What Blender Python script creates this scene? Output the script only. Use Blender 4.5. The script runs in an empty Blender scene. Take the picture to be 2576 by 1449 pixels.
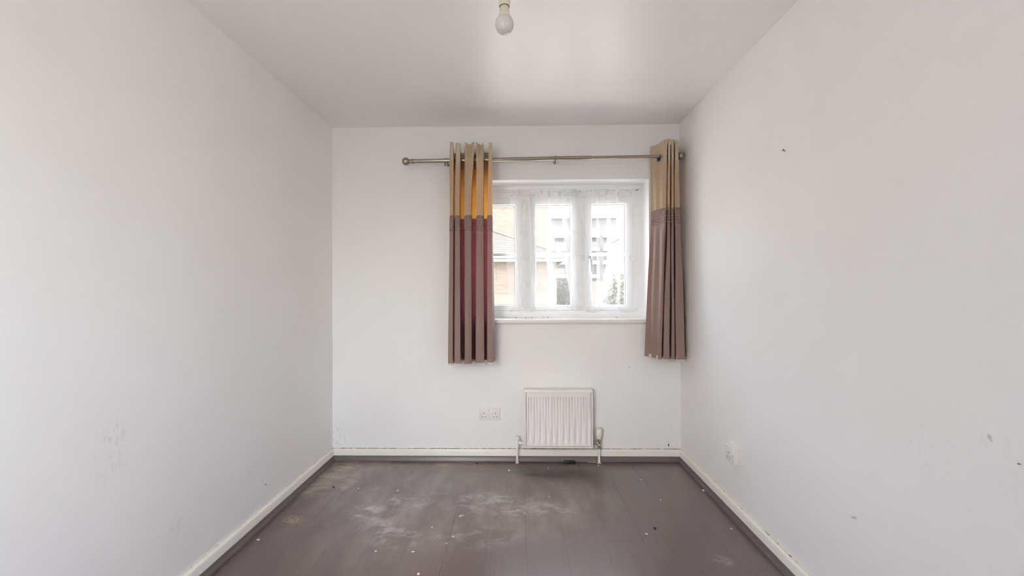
import bpy, bmesh, math, random
from mathutils import Vector, Matrix

S = bpy.context.scene
COL = S.collection
PI = math.pi
random.seed(4)

# ------------------------------------------------------------------ camera
FPX = 1000.0                        # focal length in pixels of the 2576 x 1449 frame
CAM = Vector((0.0, 0.0, 1.19))
YAW, PITCH, ROLL = math.radians(0.97), math.radians(0.37), math.radians(0.22)
fwd = Vector((-math.sin(YAW) * math.cos(PITCH), math.cos(YAW) * math.cos(PITCH), math.sin(PITCH)))
right0 = fwd.cross(Vector((0, 0, 1))).normalized()
up0 = right0.cross(fwd).normalized()
c_right = (right0 * math.cos(ROLL) - up0 * math.sin(ROLL)).normalized()
c_up = (up0 * math.cos(ROLL) + right0 * math.sin(ROLL)).normalized()
cam_d = bpy.data.cameras.new('camera')
cam_d.sensor_fit = 'HORIZONTAL'
cam_d.sensor_width = 36.0
cam_d.lens = 36.0 * FPX / 2576.0
cam_d.clip_start = 0.02
cam_d.clip_end = 500
cam = bpy.data.objects.new('camera', cam_d)
COL.objects.link(cam)
cam.matrix_world = Matrix(((c_right.x, c_up.x, -fwd.x, CAM.x), (c_right.y, c_up.y, -fwd.y, CAM.y),
                           (c_right.z, c_up.z, -fwd.z, CAM.z), (0, 0, 0, 1)))
S.camera = cam


def ray(px, py):
    return fwd + c_right * ((px - 1288) / FPX) - c_up * ((py - 724.5) / FPX)


def atY(px, py, Y):
    d = ray(px, py)
    return CAM + d * ((Y - CAM.y) / d.y)


def atX(px, py, X):
    d = ray(px, py)
    return CAM + d * ((X - CAM.x) / d.x)


def atZ(px, py, Z=0.0):
    d = ray(px, py)
    return CAM + d * ((Z - CAM.z) / d.z)


# ------------------------------------------------------------------ world, sun, exposure
SKY_STRENGTH = 1.0
SUN_STRENGTH = 3.2
S.view_settings.view_transform = 'Standard'
S.view_settings.look = 'None'
S.view_settings.gamma = 1.0
S.view_settings.use_curve_mapping = False
S.view_settings.exposure = 3.08
S.cycles.max_bounces = 24
S.cycles.diffuse_bounces = 10
S.cycles.glossy_bounces = 5
S.cycles.transmission_bounces = 10
S.cycles.transparent_max_bounces = 32
S.cycles.caustics_reflective = False
S.cycles.caustics_refractive = False

W = bpy.data.worlds.new('sky')
S.world = W
W.use_nodes = True
wn, wl = W.node_tree.nodes, W.node_tree.links
wn.clear()
sky = wn.new('ShaderNodeTexSky')
sky.sky_type = 'NISHITA'
sky.sun_disc = False
sky.sun_elevation = math.radians(46)
sky.sun_rotation = math.radians(200)
sky.dust_density = 3.0
sky.air_density = 1.0
mx = wn.new('ShaderNodeMix')
mx.data_type = 'RGBA'
mx.inputs[0].default_value = 0.62
mul = wn.new('ShaderNodeMix')
mul.data_type = 'RGBA'
mul.blend_type = 'MULTIPLY'
mul.inputs[0].default_value = 1.0
mul.inputs[7].default_value = (0.45, 0.45, 0.45, 1)
wl.new(sky.outputs[0], mul.inputs[6])
wl.new(mul.outputs[2], mx.inputs[6])
mx.inputs[7].default_value = (1.0, 0.992, 0.985, 1)      # bright hazy cloud veil
bg = wn.new('ShaderNodeBackground')
bg.inputs['Strength'].default_value = SKY_STRENGTH
wo = wn.new('ShaderNodeOutputWorld')
wl.new(mx.outputs[2], bg.inputs['Color'])
wl.new(bg.outputs[0], wo.inputs[0])

sun_d = bpy.data.lights.new('sun', 'SUN')
sun_d.energy = SUN_STRENGTH
sun_d.angle = math.radians(0.6)
sun_d.color = (1.0, 0.93, 0.82)
sun_o = bpy.data.objects.new('sun', sun_d)
COL.objects.link(sun_o)
sun_dir = Vector((0.22, 0.30, -0.93)).normalized()
sun_o.rotation_euler = sun_dir.to_track_quat('-Z', 'Y').to_euler()
sun_o.location = (5, -8, 12)

# ------------------------------------------------------------------ room dimensions
XL, XR = -1.322, 1.128
YB = 2.80            # window wall
YR = -0.35           # wall behind the viewpoint
ZC = 2.353
WX0, WX1, WZ0, WZ1 = -0.4125, 0.919, 0.985, 1.974   # window opening
YF = 2.96            # window frame face

# ------------------------------------------------------------------ material helpers


class N:
    def __init__(self, name):
        self.m = bpy.data.materials.new(name)
        self.m.use_nodes = True
        self.nt = self.m.node_tree
        self.nt.nodes.clear()
        self.out = self.new('ShaderNodeOutputMaterial')

    def new(self, t, **kw):
        n = self.nt.nodes.new(t)
        for k, v in kw.items():
            setattr(n, k, v)
        return n

    def put(self, sock, v):
        if isinstance(v, bpy.types.NodeSocket):
            self.nt.links.new(v, sock)
        elif isinstance(v, (tuple, list)) and len(v) == 3 and sock.type == 'RGBA':
            sock.default_value = (*v, 1)
        else:
            sock.default_value = v

    def pos(self):
        return self.new('ShaderNodeNewGeometry').outputs['Position']

    def uv(self):
        return self.new('ShaderNodeTexCoord').outputs['UV']

    def obj(self):
        return self.new('ShaderNodeTexCoord').outputs['Object']

    def mapping(self, v, loc=(0, 0, 0), rot=(0, 0, 0), scale=(1, 1, 1)):
        n = self.new('ShaderNodeMapping')
        self.put(n.inputs[0], v)
        n.inputs[1].default_value = loc
        n.inputs[2].default_value = rot
        n.inputs[3].default_value = scale
        return n.outputs[0]

    def noise(self, v, scale, detail=3, rough=0.5, dist=0.0):
        n = self.new('ShaderNodeTexNoise')
        self.put(n.inputs['Vector'], v)
        n.inputs['Scale'].default_value = scale
        n.inputs['Detail'].default_value = detail
        n.inputs['Roughness'].default_value = rough
        n.inputs['Distortion'].default_value = dist
        return n.outputs[0]

    def math(self, op, a, b=0.0, c=0.0, clamp=False):
        n = self.new('ShaderNodeMath', operation=op)
        n.use_clamp = clamp
        self.put(n.inputs[0], a)
        self.put(n.inputs[1], b)
        self.put(n.inputs[2], c)
        return n.outputs[0]

    def ramp(self, v, a, b, lo=0.0, hi=1.0):
        n = self.new('ShaderNodeMapRange')
        n.interpolation_type = 'SMOOTHSTEP'
        self.put(n.inputs[0], v)
        n.inputs[1].default_value = a
        n.inputs[2].default_value = b
        n.inputs[3].default_value = lo
        n.inputs[4].default_value = hi
        return n.outputs[0]

    def mix(self, f, a, b):
        n = self.new('ShaderNodeMix', data_type='RGBA')
        self.put(n.inputs[0], f)
        self.put(n.inputs[6], a)
        self.put(n.inputs[7], b)
        return n.outputs[2]

    def xyz(self, v):
        n = self.new('ShaderNodeSeparateXYZ')
        self.put(n.inputs[0], v)
        return n.outputs

    def bump(self, h, strength, dist=0.002):
        n = self.new('ShaderNodeBump')
        n.inputs['Strength'].default_value = strength
        n.inputs['Distance'].default_value = dist
        self.put(n.inputs['Height'], h)
        return n.outputs[0]

    def bsdf(self, color, rough=0.5, metal=0.0, spec=0.5, normal=None, **kw):
        n = self.new('ShaderNodeBsdfPrincipled')
        self.put(n.inputs['Base Color'], color)
        self.put(n.inputs['Roughness'], rough)
        n.inputs['Metallic'].default_value = metal
        n.inputs['Specular IOR Level'].default_value = spec
        if normal is not None:
            self.put(n.inputs['Normal'], normal)
        for k, v in kw.items():
            self.put(n.inputs[k.replace('_', ' ')], v)
        return n.outputs[0]

    def mixsh(self, f, a, b):
        n = self.new('ShaderNodeMixShader')
        self.put(n.inputs[0], f)
        self.put(n.inputs[1], a)
        self.put(n.inputs[2], b)
        return n.outputs[0]

    def done(self, sh):
        self.nt.links.new(sh, self.out.inputs[0])
        return self.m


def plain(name, color, rough=0.5, metal=0.0, spec=0.5, noise_amt=0.06, scale=40):
    n = N(name)
    f = n.noise(n.obj(), scale, 3)
    dark = tuple(c * (1 - noise_amt * 2) for c in color)
    return n.done(n.bsdf(n.mix(f, dark, color), rough, metal, spec))


M = {}


def wall_mat(name, color, spots, rough=0.55, spec=0.35):
    """painted plaster: roller stipple, faint grime noise, worn patches with their own shapes"""
    n = N(name)
    p = n.pos()
    base = n.mix(n.ramp(n.noise(p, 1.7, 4, 0.6), 0.35, 0.7), color, tuple(c * k for c, k in zip(color, (0.985, 0.975, 0.965))))
    for (cx, cy, cz, r, col, amt, sc) in spots:
        d = n.new('ShaderNodeVectorMath', operation='DISTANCE')
        n.put(d.inputs[0], p)
        d.inputs[1].default_value = (cx, cy, cz)
        m1 = n.ramp(d.outputs['Value'], r * 0.3, r, 1, 0)
        m2 = n.ramp(n.noise(n.mapping(p, scale=(1, 1, 0.45)), sc, 5, 0.7), 0.5, 0.68)
        base = n.mix(n.math('MULTIPLY', n.math('MULTIPLY', m1, m2), amt), base, col)
    h = n.noise(p, 220, 3, 0.6)
    h2 = n.noise(p, 9, 3, 0.5)
    hh = n.math('ADD', n.math('MULTIPLY', h, 0.25), h2)
    return n.done(n.bsdf(base, rough, 0, spec, n.bump(hh, 0.18, 0.004)))


def v3(p):
    return (p.x, p.y, p.z)


sL1 = atX(285, 1090, XL)
sL2 = atX(285, 1160, XL)
sL3 = atX(430, 1330, XL)
M['wall_left'] = wall_mat('left_wall_paint', (0.872, 0.855, 0.850),
                          [(*v3(sL1), 0.06, (0.62, 0.6, 0.6), 0.5, 60), (*v3(sL2), 0.09, (0.62, 0.6, 0.58), 0.4, 60),
                           (*v3(sL3), 0.08, (0.62, 0.6, 0.6), 0.4, 60)])
sR1 = atX(2490, 1100, XR)
sR2 = atX(2320, 1130, XR)
M['wall_right'] = wall_mat('right_wall_paint', (0.872, 0.858, 0.853),
                           [(*v3(sR1), 0.07, (0.7, 0.73, 0.74), 0.5, 40), (*v3(sR2), 0.1, (0.74, 0.75, 0.76), 0.5, 40)])
sB1 = atY(846, 1095, YB)
sB2 = atY(1700, 1090, YB)
M['wall_back'] = wall_mat('window_wall_paint', (0.866, 0.856, 0.850),
                          [(*v3(sB1), 0.12, (0.6, 0.66, 0.67), 0.8, 45), (*v3(sB2), 0.12, (0.66, 0.65, 0.62), 0.5, 45)])
M['ceiling'] = wall_mat('ceiling_satin_paint', (0.865, 0.845, 0.832), [], rough=0.38, spec=0.7)
M['reveal'] = plain('reveal_gloss_white', (0.92, 0.91, 0.90), 0.35, noise_amt=0.01)
M['upvc'] = plain('white_window_plastic', (0.91, 0.92, 0.94), 0.28, noise_amt=0.01)
M['seal'] = plain('grey_glazing_seal', (0.22, 0.22, 0.22), 0.6)
M['sill'] = plain('cream_gloss_sill', (0.84, 0.82, 0.77), 0.25, noise_amt=0.02, scale=12)
M['radiator'] = plain('radiator_enamel', (0.83, 0.80, 0.78), 0.32, noise_amt=0.015, scale=20)
M['plastic'] = plain('white_socket_plastic', (0.84, 0.81, 0.79), 0.25, noise_amt=0.01)
M['plastic_switch'] = plain('bright_switch_plastic', (0.9, 0.89, 0.88), 0.2, noise_amt=0.01)
M['cream_plastic'] = plain('aged_cream_plastic', (0.70, 0.64, 0.50), 0.35, noise_amt=0.04)
M['black'] = plain('black_plastic', (0.008, 0.009, 0.010), 0.3)
M['hole'] = plain('cavity_shade', (0.02, 0.016, 0.012), 0.8)  # near-black colour stands in for the shade inside openings
M['pipe'] = plain('white_painted_pipe', (0.84, 0.83, 0.82), 0.3, noise_amt=0.03)
M['steel'] = plain('dull_screw_steel', (0.35, 0.34, 0.32), 0.4, 1.0)
M['fly'] = plain('fly_black', (0.012, 0.012, 0.012), 0.5)
M['wing'] = plain('fly_wing', (0.25, 0.24, 0.22), 0.3)

# brushed antique nickel of the curtain pole
n = N('antique_brass_nickel')
br = n.noise(n.mapping(n.obj(), scale=(3, 200, 200)), 6, 3)
M['brass'] = n.done(n.bsdf(n.mix(br, (0.30, 0.25, 0.19), (0.46, 0.40, 0.32)), 0.28, 1.0))

# chipped chrome / brass valve body under old paint
n = N('chipped_valve_metal')
f = n.ramp(n.noise(n.obj(), 90, 4, 0.7), 0.46, 0.56)
M['valve'] = n.done(n.bsdf(n.mix(f, (0.12, 0.085, 0.05), (0.72, 0.68, 0.6)), 0.4, 0.25))

# TRV head plastic, yellowed and spotted
n = N('yellowed_valve_head')
f = n.ramp(n.noise(n.obj(), 120, 3, 0.6), 0.62, 0.7)
M['trv'] = n.done(n.bsdf(n.mix(f, (0.80, 0.77, 0.70), (0.32, 0.24, 0.13)), 0.35))

# skirting: cream gloss with fine chips
n = N('skirting_gloss_paint')
p = n.pos()
chips = n.ramp(n.noise(p, 75, 3, 0.65), 0.70, 0.73)
tone = n.mix(n.noise(p, 5, 3), (0.80, 0.765, 0.685), (0.83, 0.81, 0.765))
M['skirting'] = n.done(n.bsdf(n.mix(n.math('MULTIPLY', chips, 0.75), tone, (0.25, 0.19, 0.12)), 0.3))
n = N('dirt_in_the_skirting_gap')
p = n.pos()
f = n.ramp(n.noise(p, 28, 5, 0.7), 0.38, 0.58)
M['gap'] = n.done(n.bsdf(n.mix(f, (0.62, 0.53, 0.38), (0.09, 0.05, 0.025)), 0.8))

n = N('yellowed_filler_in_the_skirting_gap')
p = n.pos()
f = n.ramp(n.noise(p, 16, 5, 0.7), 0.52, 0.66)
M['gap_light'] = n.done(n.bsdf(n.mix(f, (0.72, 0.64, 0.47), (0.16, 0.10, 0.05)), 0.8))

# scotia bead
n = N('grey_brown_bead_foil')
p = n.pos()
g = n.noise(n.mapping(p, scale=(4, 4, 160)), 3, 4, 0.6)
M['bead'] = n.done(n.bsdf(n.mix(g, (0.10, 0.082, 0.078), (0.19, 0.165, 0.158)), 0.33))

# laminate with wood grain, dust, smears and stains


def floor_mat():
    n = N('dark_wenge_laminate')
    p = n.pos()
    rnd = n.new('ShaderNodeObjectInfo').outputs['Random']
    sh = n.new('ShaderNodeCombineXYZ')
    n.put(sh.inputs[0], n.math('MULTIPLY', rnd, 13.0))
    n.put(sh.inputs[1], n.math('MULTIPLY', rnd, 37.0))
    pv = n.new('ShaderNodeVectorMath', operation='ADD')
    n.put(pv.inputs[0], p)
    n.put(pv.inputs[1], sh.outputs[0])
    g1 = n.noise(n.mapping(pv.outputs[0], scale=(95, 2.2, 1)), 1.6, 6, 0.62, 0.4)
    g2 = n.noise(n.mapping(pv.outputs[0], scale=(320, 6, 1)), 1.0, 3, 0.6)
    grain = n.math('ADD', n.math('MULTIPLY', g1, 0.65), n.math('MULTIPLY', g2, 0.35))
    wood = n.mix(n.ramp(grain, 0.2, 0.8), (0.062, 0.032, 0.031), (0.114, 0.064, 0.062))
    tone = n.math('MULTIPLY_ADD', rnd, 0.16, 0.90)
    vm = n.new('ShaderNodeVectorMath', operation='SCALE')
    n.put(vm.inputs[0], wood)
    n.put(vm.inputs['Scale'], tone)
    col = vm.outputs[0]

    def blob(px, py, rx, ry, ang=0.0):
        c = atZ(px, py)
        q = n.mapping(p, loc=(0, 0, 0))
        sub = n.new('ShaderNodeVectorMath', operation='SUBTRACT')
        n.put(sub.inputs[0], p)
        sub.inputs[1].default_value = (c.x, c.y, 0)
        rt = n.mapping(sub.outputs[0], rot=(0, 0, ang))
        sc = n.mapping(rt, scale=(1 / rx, 1 / ry, 0))
        ln = n.new('ShaderNodeVectorMath', operation='LENGTH')
        n.put(ln.inputs[0], sc)
        return n.ramp(ln.outputs['Value'], 0.25, 1.0, 1, 0)

    def addmax(lst):
        r = lst[0]
        for x in lst[1:]:
            r = n.math('MAXIMUM', r, x)
        return r
    # a thin veil of dust over the left and middle
    veil = n.math('MULTIPLY', addmax([blob(1000, 1260, 0.75, 0.75), blob(1330, 1270, 0.7, 0.45), blob(900, 1190, 0.6, 0.4)]),
                  n.ramp(n.noise(n.mapping(p, rot=(0, 0, 0.5), scale=(3, 1.2, 1)), 3.0, 5, 0.65), 0.3, 0.75))
    col = n.mix(n.math('MULTIPLY', veil, 0.55), col, (0.36, 0.31, 0.285))
    # white dried smears
    smear_n = n.ramp(n.noise(n.mapping(p, rot=(0, 0, -0.6), scale=(3.2, 5.5, 1)), 2.6, 8, 0.70, 0.5), 0.46, 0.66)
    sm = addmax([blob(935, 1288, 0.18, 0.13, 0.4), blob(985, 1335, 0.26, 0.16, 0.3), blob(1025, 1262, 0.2, 0.14), n.math('MULTIPLY', blob(930, 1282, 0.07, 0.045, 0.3), 1.4),
                 n.math('MULTIPLY', blob(1240, 1265, 0.40, 0.16), 0.85), blob(1310, 1285, 0.24, 0.10),
                 n.math('MULTIPLY', blob(1395, 1278, 0.12, 0.05, 0.5), 1.0), n.math('MULTIPLY', blob(1190, 1350, 0.32, 0.12), 0.6),
                 n.math('MULTIPLY', blob(1815, 1410, 0.06, 0.05), 0.8), n.math('MULTIPLY', blob(1120, 1235, 0.4, 0.1), 0.35)])
    col = n.mix(n.math('MULTIPLY', n.math('MULTIPLY', sm, smear_n), 0.72), col, (0.50, 0.47, 0.46))
    # tan plaster dust in the left corner
    tan_n = n.ramp(n.noise(n.mapping(p, rot=(0, 0, -0.7), scale=(3, 8, 1)), 2.2, 6, 0.7, 0.5), 0.40, 0.68)
    tn = addmax([blob(850, 1185, 0.22, 0.30), blob(800, 1225, 0.16, 0.16), n.math('MULTIPLY', blob(910, 1172, 0.3, 0.10), 0.9),
                 n.math('MULTIPLY', blob(1110, 1168, 0.6, 0.07), 0.7), n.math('MULTIPLY', blob(880, 1215, 0.05, 0.16, 0.2), 1.0)])
    col = n.mix(n.math('MULTIPLY', n.math('MULTIPLY', tn, tan_n), 0.95), col, (0.42, 0.32, 0.20))
    ring = n.math('MULTIPLY', blob(736, 1308, 0.075, 0.05, 0.3), n.ramp(n.noise(p, 60, 4, 0.7), 0.42, 0.55))
    col = n.mix(n.math('MULTIPLY', ring, 0.85), col, (0.40, 0.29, 0.15))
    # dark damp stain below the radiator
    dk = n.math('MULTIPLY', addmax([blob(1330, 1186, 0.14, 0.10), blob(1410, 1192, 0.3, 0.11), blob(1480, 1195, 0.12, 0.12)]),
                n.ramp(n.noise(n.mapping(p, scale=(3, 6, 1)), 3, 5, 0.7), 0.2, 0.5))
    col = n.mix(n.math('MULTIPLY', dk, 0.9), col, (0.030, 0.012, 0.010))
    dirt = n.math('MULTIPLY', addmax([sm, tn, veil]), smear_n)
    rough = n.math('MULTIPLY_ADD', dirt, 0.10, n.math('MULTIPLY_ADD', g2, 0.06, 0.40))
    hb = n.bump(grain, 0.05, 0.001)
    return n.done(n.bsdf(col, rough, 0, 0.3, hb, Coat_Weight=1.0, Coat_Roughness=0.34, Coat_IOR=2.0))


M['floor'] = floor_mat()
M['subfloor'] = plain('floor_underlay', (0.035, 0.025, 0.025), 0.8)

# glass
n = N('window_glass')
lw = n.new('ShaderNodeLayerWeight')
lw.inputs[0].default_value = 0.5
refl = n.math('MULTIPLY_ADD', n.math('POWER', lw.outputs['Facing'], 5.0), 0.9, 0.04)     # Schlick, the same from both faces
tr = n.new('ShaderNodeBsdfTransparent')
tr.inputs[0].default_value = (0.97, 0.985, 0.98, 1)
gl = n.new('ShaderNodeBsdfGlossy')
gl.inputs['Roughness'].default_value = 0.01
M['glass'] = n.done(n.mixsh(refl, tr.outputs[0], gl.outputs[0]))


# curtain cloth: reflects one colour, transmits a warmer one
def cloth_mat(name, col, trans, amount, tuck=False, header=None, hem=None):
    n = N(name)
    uv = n.uv()
    s = n.xyz(uv)
    weave = n.noise(n.mapping(uv, scale=(500, 1400, 1)), 1.0, 2, 0.6)
    slub = n.noise(n.mapping(uv, scale=(12, 160, 1)), 1.0, 3, 0.6)
    f = n.math('ADD', n.math('MULTIPLY', weave, 0.5), n.math('MULTIPLY', slub, 0.5))
    c = n.mix(n.ramp(f, 0.3, 0.7), tuple(k * 0.84 for k in col), col)
    h = f
    if tuck:
        # running stitches that gather the tucks
        st = n.math('SINE', n.math('MULTIPLY', s[0], 2 * PI / 0.011))
        h = n.math('ADD', n.math('MULTIPLY', f, 0.3), n.ramp(st, -1, 1))
    nb = n.bump(h, 0.5 if tuck else 0.15, 0.003 if tuck else 0.0008)
    d = n.bsdf(c, 0.75, 0, 0.2, nb, Sheen_Weight=0.25)
    t = n.new('ShaderNodeBsdfTranslucent')
    n.put(t.inputs[0], trans)
    amt = amount
    if header is not None:      # doubled, interlined heading lets little light through
        amt = n.math('MULTIPLY', amount, n.ramp(s[1], header - 0.004, header + 0.004, 1.0, 0.12))
    if hem is not None:
        amt = n.math('MULTIPLY', amount, n.ramp(s[1], hem - 0.004, hem + 0.004, 0.15, 1.0))
    return n.done(n.mixsh(amt, d, t.outputs[0]))


M['cream_cloth'] = cloth_mat('cream_curtain_cloth', (0.59, 0.475, 0.335), (1.0, 0.46, 0.07), 0.28, header=2.045)
M['tuck_cloth'] = cloth_mat('mauve_tucked_cloth', (0.32, 0.215, 0.195), (0.55, 0.11, 0.15), 0.12, tuck=True)
M['mauve_cloth'] = cloth_mat('mauve_brown_curtain_cloth', (0.345, 0.245, 0.212), (0.50, 0.085, 0.13), 0.14)
M['lining'] = plain('pale_lining_cloth', (0.66, 0.62, 0.56), 0.8)

# net curtain: thin voile with woven squares
n = N('white_voile')
uv = n.uv()
s = n.xyz(uv)


def square_motif(cell_u, cell_v, size, off):
    rowi = n.math('FLOOR', n.math('DIVIDE', s[1], cell_v))
    shu = n.math('ADD', s[0], n.math('MULTIPLY', n.math('MODULO', rowi, 2.0), off))
    fu = n.math('SUBTRACT', n.math('MODULO', shu, cell_u), cell_u / 2)
    fv = n.math('SUBTRACT', n.math('MODULO', s[1], cell_v), cell_v / 2)
    a = n.math('LESS_THAN', n.math('ABSOLUTE', fu), size)
    b = n.math('LESS_THAN', n.math('ABSOLUTE', fv), size * 1.25)
    gr = n.math('GREATER_THAN', n.math('MAXIMUM', n.math('SINE', n.math('MULTIPLY', fu, 2 * PI / 0.007)),
                                       n.math('SINE', n.math('MULTIPLY', fv, 2 * PI / 0.007))), 0.1)
    return n.math('MULTIPLY', n.math('MULTIPLY', a, b), n.math('MULTIPLY_ADD', gr, 0.7, 0.3))


sq = square_motif(0.23, 0.19, 0.0155, 0.115)
thr = n.noise(n.mapping(uv, scale=(420, 30, 1)), 1.0, 2)
dens = n.math('ADD', n.math('MULTIPLY_ADD', thr, 0.08, 0.20), n.math('MULTIPLY', sq, 0.16))
vd = n.new('ShaderNodeBsdfDiffuse')
vd.inputs[0].default_value = (0.92, 0.915, 0.91, 1)
vt = n.new('ShaderNodeBsdfTranslucent')
vt.inputs[0].default_value = (0.93, 0.925, 0.92, 1)
vtr = n.new('ShaderNodeBsdfTransparent')
M['voile'] = n.done(n.mixsh(dens, vtr.outputs[0], n.mixsh(0.16, vd.outputs[0], vt.outputs[0])))
# turned and stitched edges of the net: twice the cloth
n = N('white_voile_hem')
vd = n.new('ShaderNodeBsdfDiffuse')
vd.inputs[0].default_value = (0.90, 0.89, 0.875, 1)
vt = n.new('ShaderNodeBsdfTranslucent')
vt.inputs[0].default_value = (0.84, 0.83, 0.81, 1)
vtr = n.new('ShaderNodeBsdfTransparent')
f = n.math('MULTIPLY_ADD', n.noise(n.mapping(n.uv(), scale=(300, 30, 1)), 1.0, 2), 0.06, 0.24)
M['voile_hem'] = n.done(n.mixsh(f, vtr.outputs[0], n.mixsh(0.16, vd.outputs[0], vt.outputs[0])))

n = N('white_voile_turned_hem')
vd = n.new('ShaderNodeBsdfDiffuse')
vd.inputs[0].default_value = (0.90, 0.89, 0.88, 1)
vt = n.new('ShaderNodeBsdfTranslucent')
vt.inputs[0].default_value = (0.84, 0.83, 0.81, 1)
vtr = n.new('ShaderNodeBsdfTransparent')
f = n.math('MULTIPLY_ADD', n.noise(n.mapping(n.uv(), scale=(4, 4, 1)), 1.0, 2), 0.06, 0.27)
M['voile_turned'] = n.done(n.mixsh(f, vtr.outputs[0], n.mixsh(0.16, vd.outputs[0], vt.outputs[0])))

# bulb
M['bulb_glass'] = plain('opal_bulb_glass', (0.62, 0.60, 0.57), 0.12, noise_amt=0.03)
M['bulb_neck'] = plain('bulb_neck_plastic', (0.66, 0.60, 0.50), 0.35, noise_amt=0.05)

# outside
n = N('neighbour_brick')
p = n.pos()
bt = n.new('ShaderNodeTexBrick')
n.put(bt.inputs['Vector'], n.mapping(p, rot=(PI / 2, 0, 0), scale=(1, 1, 1)))
bt.inputs['Scale'].default_value = 1.0
bt.inputs['Brick Width'].default_value = 0.225
bt.inputs['Row Height'].default_value = 0.075
bt.inputs['Mortar Size'].default_value = 0.006
bt.inputs['Color1'].default_value = (0.086, 0.070, 0.056, 1)
bt.inputs['Color2'].default_value = (0.064, 0.046, 0.039, 1)
bt.inputs['Mortar'].default_value = (0.095, 0.088, 0.078, 1)
M['brick'] = n.done(n.bsdf(n.mix(n.math('MULTIPLY', n.noise(p, 3, 4), 0.6), bt.outputs[0], (0.075, 0.062, 0.052)), 0.9))
M['rooftile'] = plain('brown_concrete_tile', (0.0522, 0.0448, 0.0406), 0.85, noise_amt=0.2, scale=3)
M['outwhite'] = plain('white_fascia_board', (0.2100, 0.2100, 0.2100), 0.5)
M['gutter'] = plain('grey_gutter', (0.0538, 0.0576, 0.0614), 0.5)
M['render_grey'] = plain('grey_panel_cladding', (0.0489, 0.0478, 0.0518), 0.8, scale=0.5)
M['flat_glass'] = plain('far_window_glass', (0.0461, 0.0499, 0.0538), 0.15)
M['ground'] = plain('pale_paving', (0.56, 0.53, 0.49), 0.9, noise_amt=0.15, scale=1)
M['leaf'] = plain('yellow_green_leaf', (0.0614, 0.0614, 0.0338), 0.6, noise_amt=0.3, scale=6)
M['bark'] = plain('brown_bark', (0.07, 0.05, 0.035), 0.9)
M['fence'] = plain('weathered_fence_wood', (0.0768, 0.0676, 0.0576), 0.85, noise_amt=0.15, scale=4)

M['crumb_white'] = plain('plaster_crumb_white', (0.72, 0.69, 0.66), 0.8, noise_amt=0.1)
M['crumb_tan'] = plain('tan_crumb', (0.60, 0.44, 0.22), 0.8, noise_amt=0.1)
M['crumb_grey'] = plain('grey_grit', (0.34, 0.30, 0.29), 0.8, noise_amt=0.1)
M['crumb_dark'] = plain('dark_grit', (0.02, 0.015, 0.014), 0.7)


# ------------------------------------------------------------------ mesh helpers


def finish(bm, name, mat, parent=None, smooth=None, loc=None):
    me = bpy.data.meshes.new(name)
    bmesh.ops.recalc_face_normals(bm, faces=bm.faces)
    bm.to_mesh(me)
    bm.free()
    if smooth is not None:
        for pl in me.polygons:
            pl.use_smooth = True
        if smooth < 3.1:
            me.set_sharp_from_angle(angle=smooth)
    o = bpy.data.objects.new(name, me)
    COL.objects.link(o)
    if mat:
        me.materials.append(M[mat])
    if parent is not None:
        o.parent = parent
    if loc is not None:
        o.location = loc
    return o


def tag(o, label=None, cat=None, group=None, kind=None):
    if label:
        o['label'] = label
    if cat:
        o['category'] = cat
    if group:
        o['group'] = group
    if kind:
        o['kind'] = kind
    return o


def empty(name, loc=(0, 0, 0), rot=(0, 0, 0)):
    o = bpy.data.objects.new(name, None)
    o.empty_display_size = 0.05
    COL.objects.link(o)
    o.location = loc
    o.rotation_euler = rot
    return o


def box(bm, x0, x1, y0, y1, z0, z1, bev=0.0, seg=2):
    vs = [bm.verts.new((x, y, z)) for x in (x0, x1) for y in (y0, y1) for z in (z0, z1)]
    idx = [(0, 1, 3, 2), (4, 6, 7, 5), (0, 4, 5, 1), (2, 3, 7, 6), (0, 2, 6, 4), (1, 5, 7, 3)]
    fs = [bm.faces.new([vs[i] for i in f]) for f in idx]
    if bev > 0:
        es = list({e for f in fs for e in f.edges})
        bmesh.ops.bevel(bm, geom=es, offset=bev, segments=seg, profile=0.5, affect='EDGES')


def boxo(name, mat, b, parent=None, bev=0.0, seg=2):
    bm = bmesh.new()
    box(bm, *b, bev=bev, seg=seg)
    return finish(bm, name, mat, parent, smooth=0.6 if bev else None)


def lathe(bm, prof, seg=32, axis='Z', origin=(0, 0, 0), cap=True):
    """prof: (radius, height) list"""
    ox, oy, oz = origin
    rings = []
    for r, h in prof:
        ring = []
        for i in range(seg):
            a = 2 * PI * i / seg
            c, s_ = r * math.cos(a), r * math.sin(a)
            if axis == 'Z':
                v = (ox + c, oy + s_, oz + h)
            elif axis == 'X':
                v = (ox + h, oy + c, oz + s_)
            else:
                v = (ox + c, oy + h, oz + s_)
            ring.append(bm.verts.new(v))
        rings.append(ring)
    for a, b in zip(rings, rings[1:]):
        for i in range(seg):
            bm.faces.new((a[i], a[(i + 1) % seg], b[(i + 1) % seg], b[i]))
    if cap:
        bm.faces.new(rings[0])
        bm.faces.new(rings[-1])


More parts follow.
